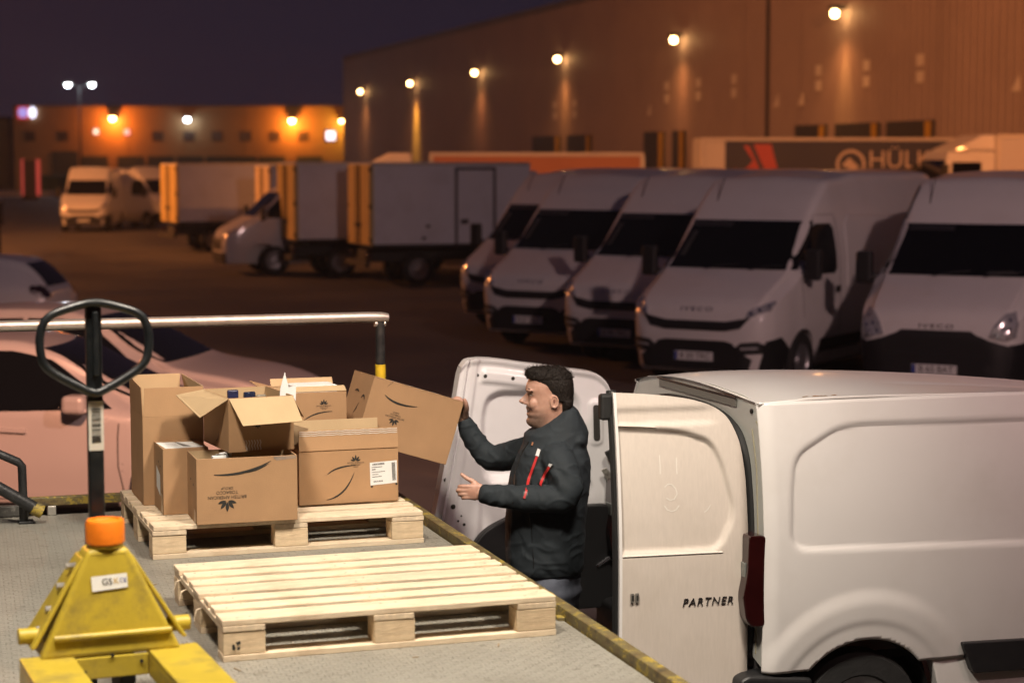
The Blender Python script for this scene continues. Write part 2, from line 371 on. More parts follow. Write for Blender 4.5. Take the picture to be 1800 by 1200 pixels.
# ------------------------------------------------------------------ railing behind the platform
rl = thing('railing', 'galvanised pipe handrail on black and yellow end post behind the boxes', 'railing')
MB().tube([(-6, 9.47, 2.045), (-2, 9.47, 2.04), (2.44, 9.47, 2.035), (2.51, 9.47, 2.033), (2.545, 9.47, 2.030)], [.027, .027, .027, .027, .022], 16).build('handrail', GALV, rl)
MB().cyl((2.505, 9.47, 1.80), (2.505, 9.47, 2.012), .024, n=16).build('post_sleeve', BLACKP, rl)
MB().cyl((2.505, 9.47, PZ), (2.505, 9.47, 1.799), .026, n=16).build('post', YELP, rl)
MB().tube([(2.475, 9.47, 2.005), (2.505, 9.47, 2.0), (2.53, 9.47, 2.005)], .018, 8).build('weld', GALV, rl)
MB().box(2.455, 2.555, 9.42, 9.52, PZ, PZ+.01).build('foot_plate', GALV, rl, .002)
for x in (-1.4, -4.6):
    MB().cyl((x, 9.47, PZ), (x, 9.47, 2.02), .026, n=16).build('post', YELP, rl)
pb = thing('pipe_barrier', 'bent dark pipe barrier low on the platform edge beside the pallet truck handle', 'barrier')
MB().tube([(.05, 9.40, 1.60), (.62, 9.40, 1.462), (.735, 9.40, 1.405), (.752, 9.40, 1.385), (.755, 9.40, 1.20), (.755, 9.40, PZ)], .0205, 14).build('upper_pipe', BLACKP, pb)
MB().tube([(.05, 9.32, 1.58), (.64, 9.33, 1.30), (.815, 9.34, 1.185)], [.028, .028, .030], 14).build('brace', BLACKP, pb)
MB().cyl((.790, 9.34, 1.197), (.835, 9.34, 1.175), .0325, n=14).build('end_cap', HAZ, pb)
MB().box(.73, .80, 9.36, 9.43, PZ, PZ+.012).build('foot', BLACKP, pb, .003)

# ------------------------------------------------------------------ pallets (1.2 x 1.0 m, seven top boards)
def make_pallet(name, label, x, y, rz=0):
    t = thing(name, label, 'pallet', (x, y, PZ), rz, 'wooden pallets on the platform')
    r2 = random.Random(int(x*100) + int(y*10))
    ys = [0, .150, .288, .420, .570, .700, .840]; ws = [.125, .098, .095, .125, .095, .100, .140]
    for (a, w) in zip([0, .172, .309, .440, .606, .743, .874], [.122, .088, .086, .122, .088, .086, .126]):
        L = 1.2 + r2.uniform(-.006, .004)
        MB().box(r2.uniform(-.004, .006), L, -w/2, w/2, -.010, .010).build('top_board', WOOD, t, .0025, loc=(0, a + w/2 + r2.uniform(-.003, .003), .133), rot=(0, 0, r2.uniform(-.003, .003)))
    nh = MB()
    for a, w in zip([0, .172, .309, .440, .606, .743, .874], [.122, .088, .086, .122, .088, .086, .126]):
        for xx in (.05, .10, .575, .63, 1.10, 1.15): nh.cyl((xx + r2.uniform(-.012, .012), a + w*r2.choice((.28, .72)) + r2.uniform(-.008, .008), .1425), (xx, a + w*.5, .1428), .0001, n=3) if False else nh.lathe([(.0, .1439), (.0042, .1436)], Matrix.Translation((xx + r2.uniform(-.012, .012), a + w*r2.choice((.28, .72)) + r2.uniform(-.006, .006), 0)), 7)
    tag(nh.build('nail_heads', mat('nail heads', (.06, .055, .05), .5), t), kind='stuff')
    for xx, w in ((0, .145), (.5275, .145), (1.055, .145)):
        MB().box(-.5, .5, -w/2, w/2, -.010, .0095).build('stringer_board', WOOD, t, .002, loc=(xx + w/2, .5, .112), rot=(0, 0, pi/2))
        for yy, d in ((0, .10), (.43, .14), (.90, .10)):
            MB().box(-.0725, .0725, -d/2, d/2, -.039, .039).build('block', BLOCKW, t, .003, loc=(xx + .0725 + r2.uniform(-.003, .003), yy + d/2 + r2.uniform(0, .004), .0615), rot=(0, 0, r2.uniform(-.02, .02)))
    for yy, d in ((0, .10), (.43, .14), (.90, .10)):
        MB().box(0, 1.2, -d/2, d/2, -.011, .0105).build('bottom_board', WOOD, t, .002, loc=(0, yy + d/2, .011))
    return t
p1 = make_pallet('pallet', 'empty pale wooden pallet lying in front on the steel deck', 1.17, 6.52, .006)
p2 = make_pallet('pallet', 'pale wooden pallet loaded with brown cardboard boxes', 1.20, 8.33, .004)
fr = Frame((0, 0, 0), (1, 0, 0), (0, 0, 1))
m = MB(); f2 = fr.sub(.042, .055)
f2.poly(m, [(-.012, -.012), (-.006, -.016), (.0, -.010), (-.004, .006), (-.012, .004)], .003)
f2.poly(m, [(.006, .0), (.018, .006), (.016, .016), (.0, .012)], .003); f2.poly(m, [(.004, -.014), (.014, -.016), (.016, -.006), (.008, -.004)], .003)
m.build('stamp', INK, p1)
# bark slivers hanging from the front pallet's ends
for y, z in ((.42, .10), (.74, .10), (.86, .112)):
    MB().tube([(.01, y, z), (-.02, y-.02, z-.005), (-.03, y-.03, z-.035)], [.003, .0025, .0008], 5).build('splinter', WOOD, p1)

# ------------------------------------------------------------------ cardboard boxes
def leaf_logo(mb, F, s, d=.0012):
    for ang, l, w in ((0, 1.0, .30), (38, .92, .30), (-38, .92, .30), (72, .85, .26), (-72, .85, .26)):
        a = R(ang); pts = []
        for i in range(7): t = i/6; pts.append((w*.5*sin(pi*t), l*(.12 + .88*t)))
        for i in range(5, 0, -1): t = i/6; pts.append((-w*.5*sin(pi*t), l*(.12 + .88*t)))
        F.poly(mb, [((x*cos(a) + y*sin(a))*s, (-x*sin(a) + y*cos(a))*s) for x, y in pts], d)
def company_mark(box, F, s, a, b, ang=0, tw=.10):
    """leaf emblem with three lines of capitals below it"""
    f = F.sub(a, b, ang); m1 = MB(); leaf_logo(m1, f, s); m1.build('leaf_emblem', INK, box)
    m2 = MB()
    xs_ = [x for x, y in text_data('BRITISH AMERICAN', 1)[0]]; ts = tw/(max(xs_)-min(xs_))
    f.text(m2, 'BRITISH AMERICAN', ts, 0, -ts*.75); f.text(m2, 'TOBACCO', ts, 0, -ts*1.8); f.text(m2, 'GROUP', ts*.8, 0, -ts*2.75)
    m2.build('printed_words', INK, box)
def wavy(box, F, a, b, n, h, step, horiz=False, L=None):
    m = MB()
    for i in range(n):
        P, Q = [], []
        k = 14 if not horiz else 60
        for j in range(k+1):
            t = j/k
            if horiz: x = a + L*t; y = b + i*step + .0010*sin(t*70); P.append(F.p(x, y-.0017)); Q.append(F.p(x, y+.0017))
            else: y = b + h*t; x = a + i*step + .0022*sin(t*11); P.append(F.p(x-.0024, y)); Q.append(F.p(x+.0024, y))
        m.grid([P, Q], False)
    m.build('wavy_lines', TAPEWHITE, box)
def stroke_part(box, F, *ss):
    m = MB()
    for s_ in ss: F.stroke(m, s_)
    m.build('brush_stroke', INK, box)

def carton(label, W_, D_, H_, loc, rz=0, rx=0, open_top=True, top_mat=None, name='cardboard_box'):
    """walls of a box W wide, D deep, H tall; local origin at the near left bottom corner"""
    t = thing(name, label, 'box', loc, rz, 'cardboard boxes at the pallet')
    th = .005
    def sides(mb_out, name_): return mb_out.build(name_, CARD, t, .0015)
    sides(MB().box(0, W_, 0, th, 0, H_), 'front_panel'); sides(MB().box(0, W_, D_-th, D_, 0, H_), 'back_panel')
    sides(MB().box(0, th, th, D_-th, 0, H_), 'side_panel'); sides(MB().box(W_-th, W_, th, D_-th, 0, H_), 'side_panel')
    sides(MB().box(th, W_-th, th, D_-th, .001, .001+th), 'bottom_panel')
    # the pale inner faces of the corrugated board
    m = MB(); e = th + .0008
    m.add([(e, e, .008), (e, D_-e, .008), (e, D_-e, H_-.002), (e, e, H_-.002)], [(0, 1, 2, 3)])
    m.add([(W_-e, e, .008), (W_-e, D_-e, .008), (W_-e, D_-e, H_-.002), (W_-e, e, H_-.002)], [(0, 1, 2, 3)])
    m.add([(e, D_-e, .008), (W_-e, D_-e, .008), (W_-e, D_-e, H_-.002), (e, D_-e, H_-.002)], [(0, 1, 2, 3)])
    m.add([(e, e, .008), (W_-e, e, .008), (W_-e, e, H_-.002), (e, e, H_-.002)], [(0, 1, 2, 3)])
    m.build('lining', CARDIN, t)
    if not open_top:
        sides(MB().box(.0, W_, .0, D_/2-.001, H_+.0002, H_+th), 'flap'); sides(MB().box(.0, W_, D_/2+.001, D_, H_+.0002, H_+th), 'flap')
    F = Frame((0, 0, 0), (1, 0, 0), (0, 0, 1)); FL = Frame((0, D_, 0), (0, -1, 0), (0, 0, 1))
    return t, F, FL
def flap(box, p0, p1, q1, q0, mt=None, name='flap'):
    """a bent flap as a thin sheet through four corners, inner colour towards the viewer"""
    p0, p1, q1, q0 = map(Vector, (p0, p1, q1, q0)); n = (p1-p0).cross(q0-p0).normalized()*.004
    vs = [p0, p1, q1, q0, p0+n, p1+n, q1+n, q0+n]
    MB().add(vs, [(0, 1, 2, 3), (7, 6, 5, 4), (0, 1, 5, 4), (1, 2, 6, 5), (2, 3, 7, 6), (3, 0, 4, 7)]).build(name, mt or CARDIN, box, .001)
TZ = PZ + .1445
# A: tall open box at the back left
bA, F, FL = carton('tallest open brown box at the back left corner of the loaded pallet', .275, .40, .40, (1.24, 8.86, TZ), 0)
flap(bA, (.004, .004, .40), (.275, .004, .40), (.275, .012, .53), (.012, .012, .53), CARD); flap(bA, (0, .0, .40), (0, .40, .40), (-.006, .38, .55), (-.003, .02, .53), CARD)
flap(bA, (0, .396, .40), (.23, .396, .40), (.235, .405, .55), (.0, .405, .55)); flap(bA, (.271, .0, .40), (.271, .40, .40), (.24, .40, .55), (.275, .02, .53))
# B: small closed box with papers on its lid
bB, F, FL = carton('small closed brown box with white papers lying on its lid', .20, .27, .285, (1.288, 8.59, TZ), 0, open_top=False)
m = MB(); ft = Frame((0, 0, .285), (1, 0, 0), (0, 1, 0)); ft.poly(m, [(.015, .012), (.19, .02), (.165, .20), (.0, .215)], .0062); m.build('paper_sheet', PAPER, bB)
m = MB(); ft.poly(m, [(.10, .06), (.135, .05), (.10, .16), (.085, .16)], .0072); ft.poly(m, [(.09, .165), (.10, .165), (.088, .20), (.08, .2)], .0072)
for i in range(4): ft.poly(m, [(.03, .05+i*.03), (.08, .052+i*.03), (.08, .055+i*.03), (.03, .053+i*.03)], .0072)
m.build('printed_lines', GREYINK, bB)
m = MB(); FL.poly(m, [(.08, .10), (.19, .07), (.185, .165), (.08, .195)]); m.build('paper_label', PAPER, bB)
m = MB(); FL.poly(m, [(.20, .005), (.26, .005), (.26, .085), (.20, .09)]); m.build('tape_strip', TAPE, bB)
stroke_part(bB, FL, ((.135, .215, .004), (.14, .225, .014), (.15, .215, .004)), ((.18, .20, .003), (.19, .212, .013), (.20, .20, .004)))
# D: front box, turned upside down, its open top half covered by C
bD, F, FL = carton('front brown box with large black brush stroke and upside down leaf emblem', .435, .27, .282, (1.386, 8.305, TZ), -.02)
company_mark(bD, F, .050, .130, .100, pi, .165)
stroke_part(bD, F, ((.075, .212, .003), (.21, .200, .020), (.32, .262, .002)), ((.20, .215, .002), (.26, .222, .014), (.31, .25, .001)))
m = MB(); F.poly(m, [(.345, .262), (.43, .268), (.43, .281), (.33, .281)]); m.build('torn_tape', mat('clear tape', (.30, .22, .16), .15, coat=.5), bD)
m = MB(); F.text(m, 'BRITISH', .016, .36, .272, .0016); m.build('printed_words', GREYINK, bD)
stroke_part(bD, FL, ((.10, .17, .003), (.11, .182, .014), (.12, .172, .004)), ((.17, .155, .003), (.18, .168, .015), (.19, .155, .004)))
m = MB(); FL.poly(m, [(.19, .0), (.24, .0), (.24, .05), (.19, .06)]); m.build('tape_strip', TAPE, bD)
# loose packs inside D's open end
pk = thing('pack', 'white and dark packs lying in the open front brown box', 'pack', (1.50, 8.40, TZ+.235), .3)
for i in range(3): MB().box(-.03, .03, -.012, .012, 0, .045, Matrix.Translation((.0+i*.022, .012*i, .004*i)) @ Matrix.Rotation(.3*i-.2, 4, 'Z')).build('packet', [PAPER, GREYINK, PAPER][i], pk, .002)
# C: flapped box standing on D and B
bC, F, FL = carton('open brown box with spread flaps standing on top of the front box', .293, .40, .236, (1.540, 8.375, TZ+.2925), .10)
flap(bC, (.002, .002, .236), (.290, .002, .236), (.300, -.105, .135), (.030, -.115, .130))
flap(bC, (.002, .39, .236), (.002, .006, .236), (-.115, .05, .155), (-.125, .40, .215))
flap(bC, (.291, .01, .236), (.291, .39, .236), (.36, .37, .14), (.35, .02, .135), CARD)
wavy(bC, F, .078, .006, 6, .045, .0125)
stroke_part(bC, FL, ((.20, .03, .002), (.235, .03, .008), (.245, .075, .002)))
m = MB(); f9 = F.sub(.13, .118, pi); leaf_logo(m, f9, .02); m.build('leaf_emblem', INK, bC)
for i, (x, y, w, h, c) in enumerate(((.05, .18, .05, .06, (.02, .025, .07)), (.12, .16, .055, .05, (.012, .02, .05)), (.19, .2, .05, .03, (.30, .26, .2)))):
    q = thing('packet', ['dark blue wrapped packet leaning in the flapped open box', 'small dark glossy packet beside the blue one in the flapped box', 'crumpled clear bag in the flapped open box'][i], 'packet', (1.54 + x - .1*y, 8.375 + y + .1*x, TZ+.2925+.168), .10 + .15*i, 'goods in the flapped box')
    pm = mat('wrapped pack %d' % i, c, .2, coat=.8, bump=(50, .7))
    MB().box(0, w, 0, .02, 0, h + .022).build('wrapper', pm, q, .006, 3)
    MB().box(.004, w-.004, .021, .026, .01, h+.01).build('liner', PAPER, q, .002)
q = thing('paper_sheet', 'stiff white paper sheet sticking up from the flapped open box', 'paper', (1.785, 8.49, TZ+.2925), .12)
MB().prism([(0, .16), (.075, .16), (.08, .268), (.045, .262), (.028, .33), (.006, .255)], lambda a, b, d: (a, d, b), 0, .0015).build('sheet', PAPER, q)
# E: right-hand open box with shipping label
bE, F, FL = carton('wide open brown box with white shipping label at the right of the pallet', .462, .36, .245, (1.902, 8.63, TZ), .0)
flap(bE, (.0, .0, .245), (.462, .0, .245), (.460, .014, .336), (.002, .014, .336), CARD)
flap(bE, (.0, .358, .245), (.462, .358, .245), (.462, .375, .335), (.0, .375, .335))
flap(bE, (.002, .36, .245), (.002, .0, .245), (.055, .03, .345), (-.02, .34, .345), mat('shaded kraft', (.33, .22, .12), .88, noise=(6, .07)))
F2 = Frame((0, -.0047, .245), (1, 0, 0), (0, .014, .091)); wavy(bE, F2, .004, .070, 3, 0, .0085, True, .455)
company_mark(bE, F, .030, .262, .190, 0, .078)
stroke_part(bE, F, ((.13, .135, .002), (.17, .172, .012), (.262, .172, .002)), ((.125, .020, .002), (.215, .03, .014), (.255, .14, .001)))
m = MB(); F.poly(m, [(.330, .075), (.455, .083), (.455, .186), (.328, .180)], .0014); m.build('shipping_label', PAPER, bE)
m = MB(); fl = F.sub(.334, .08, .05)
r3 = random.Random(3)
def bars(x, y, w, h, vertical=True):
    k = 0
    while k < w:
        b_ = r3.choice((.0012, .002, .0028)); fl.poly(m, [(x+k, y), (x+min(k+b_, w), y), (x+min(k+b_, w), y+h), (x+k, y+h)], .0022); k += b_ + r3.choice((.0012, .002))
bars(.010, .086, .058, .009); bars(.012, .008, .042, .007)
for i, (w, h) in enumerate(((.05, .0025), (.018, .004), (.062, .002), (.03, .002), (.045, .0025))):
    y = .076 - i*.011; fl.poly(m, [(.006, y), (.006+w, y), (.006+w, y+h), (.006, y+h)], .0022)
for i in range(16): fl.poly(m, [(.100, .010+i*.0052), (.117, .010+i*.0052), (.117, .0128+i*.0052), (.100, .0128+i*.0052)], .0022)
m.build('label_print', INK, bE)
m = MB(); F.poly(m, [(.332, .066), (.342, .067), (.342, .073), (.332, .073)], .0014); F.poly(m, [(.448, .072), (.458, .073), (.458, .081), (.448, .081)], .0014); m.build('ink_mark', INK, bE)
# F: box behind E
bF, F, FL = carton('open brown box standing behind the wide labelled box', .305, .28, .465, (1.915, 9.02, TZ), .0)
company_mark(bF, F, .026, .195, .405, 0, .070); stroke_part(bF, F, ((.10, .335, .002), (.15, .372, .010), (.235, .372, .002)))
flap(bF, (.0, .276, .465), (.305, .276, .465), (.305, .30, .50), (.0, .30, .50)); 
m = MB().box(.08, .29, .08, .24, .43, .485, Matrix.Rotation(.06, 4, 'Z')); m.build('wrapping_paper', PAPER, bF, .004)
flap(bF, (.0, .0, .466), (.305, .0, .466), (.30, .03, .488), (.005, .03, .488))
flap(bF, (.0, .01, .466), (.0, .28, .466), (-.11, .25, .50), (-.085, .03, .475), CARD)
# G: the box being tipped over E by the man
gx = thing('cardboard_box', 'brown box tipped on its corner in the hand of the man', 'box', (2.268, 9.03, 1.487), .08, 'cardboard boxes at the pallet')
gx.rotation_euler = Euler((.0, R(17.6), .08), 'XYZ')
th = .005; W_, D_, H_ = .478, .30, .312
for nm, bb in (('front_panel', (0, W_, 0, th, 0, H_)), ('back_panel', (0, W_, D_-th, D_, 0, H_)), ('side_panel', (0, th, th, D_-th, 0, H_)), ('side_panel', (W_-th, W_, th, D_-th, 0, H_)), ('bottom_panel', (th, W_-th, th, D_-th, 0, th)), ('top_panel', (0, W_, 0, D_, H_+.0004, H_+th))):
    MB().box(*bb).build(nm, CARD, gx, .0015)
F = Frame((0, 0, 0), (1, 0, 0), (0, 0, 1)); FL = Frame((0, D_, 0), (0, -1, 0), (0, 0, 1)); FT = Frame((0, 0, H_+th), (1, 0, 0), (0, 1, 0))
company_mark(gx, F, .034, .155, .145, pi, .098); stroke_part(gx, F, ((.075, .245, .003), (.14, .205, .018), (.25, .232, .002)), ((.15, .222, .001), (.20, .218, .009), (.235, .228, .001)))
stroke_part(gx, F, ((.075, .285, .001), (.085, .30, .003), (.10, .318, .001)))
stroke_part(gx, FL, ((.09, .225, .003), (.12, .238, .018), (.15, .225, .004)), ((.20, .20, .004), (.23, .23, .020), (.25, .195, .004)), ((.15, .12, .003), (.17, .14, .014), (.19, .175, .002)))
wavy(gx, FL, .20, .006, 5, .05, .0125)
m = MB(); FT.poly(m, [(.10, .02), (.36, .02), (.36, .12), (.10, .12)], .0014); m.build('paper_label', PAPER, gx)
m = MB()
for i in range(8): FT.poly(m, [(.115+i*.03, .024), (.132+i*.03, .024), (.132+i*.03, .10), (.115+i*.03, .10)], .0022)
m.build('label_print', INK, gx)
# small litter on the deck
lit = MB()
for i in range(26):
    x = rnd.uniform(.2, 2.4); y = rnd.uniform(5.6, 8.3); a = rnd.uniform(0, 6.3); l = rnd.uniform(.008, .03)
    if 1.15 < x < 2.4 and y > 6.5: continue
    lit.box(-l, l, -.0025, .0025, 0, .002, Matrix.Translation((x, y, PZ+.0005)) @ Matrix.Rotation(a, 4, 'Z'))
tag(lit.build('debris', mat('wood chips', (.25, .18, .10), .9, noise=(30, .5))), kind='stuff')

# ------------------------------------------------------------------ hand pallet truck
jk = thing('pallet_truck', 'yellow hand pallet truck with black loop handle and orange cap', 'pallet truck', (.742, 6.09, PZ), R(3.2))
# local: x across, -y along the forks towards the camera
def taper(z0, z1, x0, x1, y0, y1, X0, X1, Y0, Y1):
    return [(x0, y0, z0), (x1, y0, z0), (x1, y1, z0), (x0, y1, z0), (X0, Y0, z1), (X1, Y0, z1), (X1, Y1, z1), (X0, Y1, z1)], [(3, 2, 1, 0), (4, 5, 6, 7), (0, 1, 5, 4), (1, 2, 6, 5), (2, 3, 7, 6), (3, 0, 4, 7)]
MB().add(*taper(.17, .495, -.218, .218, -.03, .16, -.062, .062, .01, .12)).build('pump_housing', JACKY, jk, .014, seg=3)
MB().add(*taper(.20, .47, -.243, -.226, .0, .19, -.079, -.064, .03, .14)).build('side_plate', JACKY, jk, .006)
MB().add(*taper(.20, .47, .226, .243, .0, .19, .064, .079, .03, .14)).build('side_plate', JACKY, jk, .006)
MB().tube([(-.175, -.026, .235), (.185, -.026, .235)], .010, 10).build('weld_bead', JACKY, jk)
MB().tube([(-.053, .014, .480), (.053, .014, .480)], .007, 8).build('weld_bead', JACKY, jk)
MB().cyl((-.272, .06, .232), (-.20, .06, .232), .025, n=18).build('pivot_pin', JACKY, jk, .004)
MB().cyl((.19, .06, .232), (.262, .06, .232), .025, n=18).build('pivot_pin', JACKY, jk, .004)
for sx in (-1, 1):
    x0, x1 = (-.275, -.115) if sx < 0 else (.115, .275)
    poly = [(x0, .02), (x0, -1.10), (x0+.03, -1.17), (x1-.03, -1.17), (x1, -1.10), (x1, .02)]
    fk = MB().prism(poly, lambda a, b, d: (a, b, d), .155, .175).build('fork', JACKY, jk, .004)
    MB().box(x0, x0+.008, -1.1, .02, .095, .1555).build('fork_skirt', JACKY, fk, .002); MB().box(x1-.008, x1, -1.1, .02, .095, .1555).build('fork_skirt', JACKY, fk, .002)
    MB().cyl(((x0+x1)/2-.04, -1.0, .04), ((x0+x1)/2+.04, -1.0, .04), .04, n=18).build('load_roller', RUBBER, fk, .004)
MB().box(-.113, .113, -.03, -.014, .10, .168).build('cross_bar', JACKY, jk, .004)
m = MB()
for x, z in ((-.085, .125), (.09, .145), (.0, .172)): m.cyl((x, -.031, z), (x, -.0345, z), .006, n=8)
m.build('bolt_hole', INK, jk)
for x in (-.06, .06): MB().cyl((x-.025, .12, .09), (x+.025, .12, .09), .09, n=24).build('steer_wheel', RUBBER, jk, .008)
MB().box(-.03, .03, .10, .14, .09, .30).build('wheel_fork', BLACKP, jk, .005)
MB().lathe([(.0, .506), (.056, .506), (.060, .511), (.060, .572), (.056, .580), (.045, .582), (.042, .575), (.0, .573)], Matrix.Translation((0, .055, 0)), 36).build('spring_cap', ORANGE, jk)
MB().cyl((0, .055, .494), (0, .055, .5065), .055, n=28).build('collar', JACKY, jk, .003)
fj = Frame((.002, -.0025, .392), (1, 0, 0), (0, .123, 1))
m = MB(); fj.poly(m, [(-.056, -.024), (.054, -.017), (.052, .027), (-.058, .022)], .004); m.build('sticker', PAPER, jk)
m = MB(); fj.text(m, 'GS', .028, -.010, .003, .0052); m.build('sticker_print', INK, jk)
m = MB(); fj.text(m, 'K', .026, .018, .004, .0052); m.build('sticker_print', mat('gold print', (.55, .35, .05), .6), jk)
m = MB(); fj.text(m, 'CE', .019, .039, .005, .0052); m.build('sticker_print', mat('blue print', (.05, .07, .30), .6), jk)
# handle: square post with a looped grip
MB().box(-.024, .024, -.018, .018, .42, 1.235, Matrix.Translation((-.004, .175, 0))).build('handle_post', JACKK, jk, .006)
MB().box(-.034, .034, -.035, .035, .36, .545, Matrix.Translation((-.004, .175, 0))).build('handle_socket', JACKK, jk, .006)
loop = []
ctrl = [(0, 1.268), (.12, 1.238), (.158, 1.205), (.170, 1.15), (.160, 1.085), (.12, 1.045), (.02, .99), (-.02, .99), (-.12, 1.045), (-.160, 1.085), (-.170, 1.15), (-.158, 1.205), (-.12, 1.238)]
n = len(ctrl)
for i in range(n):
    p0, p1, p2, p3 = [ctrl[(i+k) % n] for k in (-1, 0, 1, 2)]
    for j in range(5):
        t = j/5; h = [2*t**3-3*t**2+1, t**3-2*t**2+t, -2*t**3+3*t**2, t**3-t**2]
        loop.append(tuple(h[0]*p1[c] + h[1]*.4*(p2[c]-p0[c]) + h[2]*p2[c] + h[3]*.4*(p3[c]-p1[c]) for c in (0, 1)))
MB().tube([(-.004+x, .150, z-.02) for x, z in loop], .0138, 12, True).build('grip_loop', JACKK, jk)
MB().box(-.008, .008, -.03, .0, 1.02, 1.22, Matrix.Translation((-.004, .156, 0))).build('release_lever', JACKK, jk, .003)
fb = Frame((-.004, .1565, .86), (1, 0, 0), (0, 0, 1))
m = MB(); fb.poly(m, [(-.0235, -.078), (.0235, -.078), (.0235, .078), (-.0235, .078)], .0012); m.build('barcode_label', mat('label stock', (.60, .57, .49), .6), jk)
m = MB(); r4 = random.Random(5); y = -.052
while y < .052:
    h = r4.choice((.0012, .002, .0035)); fb.poly(m, [(-.014, y), (.015, y), (.015, y+h), (-.014, y+h)], .0022); y += h + r4.choice((.0013, .002, .003))
m.build('barcode', INK, jk)
for z, y in ((.44, -.01), (.38, .02), (.31, .05), (.25, .08)): MB().cyl((-.078-(.46-z)*.50, .06, z), (-.112-(.46-z)*.50, .06, z), .011, n=8).build('bolt', GALV, jk)

# dock wall and its lamps behind the camera
wl = thing('dock_wall', 'pale panelled dock wall behind the platform edge', 'wall')
MB().box(-14, 24, -1.6, -1.25, 0, 9.5).build('panel', mat('dock wall panel', (.42, .40, .38), .7, noise=(3, .08)), wl)
for i, (p, t, e) in enumerate([(a, b, c) for a, b, c in DOCK_LAMPS] + [(a, b, c) for a, b, c, d, e_ in YARD_LAMPS]):
    fl_ = thing('floodlight', 'floodlight on an arm above the dock, %s' % ['right of the camera', 'left of the camera', 'far left over the yard', 'far right over the yard'][i], 'lamp', p, 0, 'dock floodlights')
    dv = (Vector(t) - Vector(p)).normalized(); q = dv.to_track_quat('-Z', 'Y').to_matrix().to_4x4()
    MB().box(-.25, .25, -.18, .18, .10, .24, q).build('housing', BLACKPL, fl_, .02)
    MB().box(-.22, .22, -.15, .15, .0905, .099, q).build('lens', mat('lit lens %d' % (i > 1), (.8, .8, .8), .3, emit=((WARM, SOFTPINK)[i > 1], 14)), fl_)
    MB().tube([(0, -.05, .24), (0, -1.25 - p[1], .5)], .03, 8).build('arm', BLACKP, fl_)
# ------------------------------------------------------------------ vehicle bodies
def pchip(xs, ys):
    n = len(xs); h = [xs[i+1]-xs[i] for i in range(n-1)]; d = [(ys[i+1]-ys[i])/h[i] for i in range(n-1)]
    m = [0.]*n; m[0] = d[0]; m[-1] = d[-1]
    for i in range(1, n-1):
        m[i] = 0 if d[i-1]*d[i] <= 0 else 2*d[i-1]*d[i]/(d[i-1]+d[i])
    def f(x):
        if x <= xs[0]: return ys[0]
        if x >= xs[-1]: return ys[-1]
        i = 0
        while x > xs[i+1]: i += 1
        t = (x-xs[i])/h[i]
        return (2*t**3-3*t**2+1)*ys[i] + (t**3-2*t**2+t)*h[i]*m[i] + (-2*t**3+3*t**2)*ys[i+1] + (t**3-t**2)*h[i]*m[i+1]
    return f

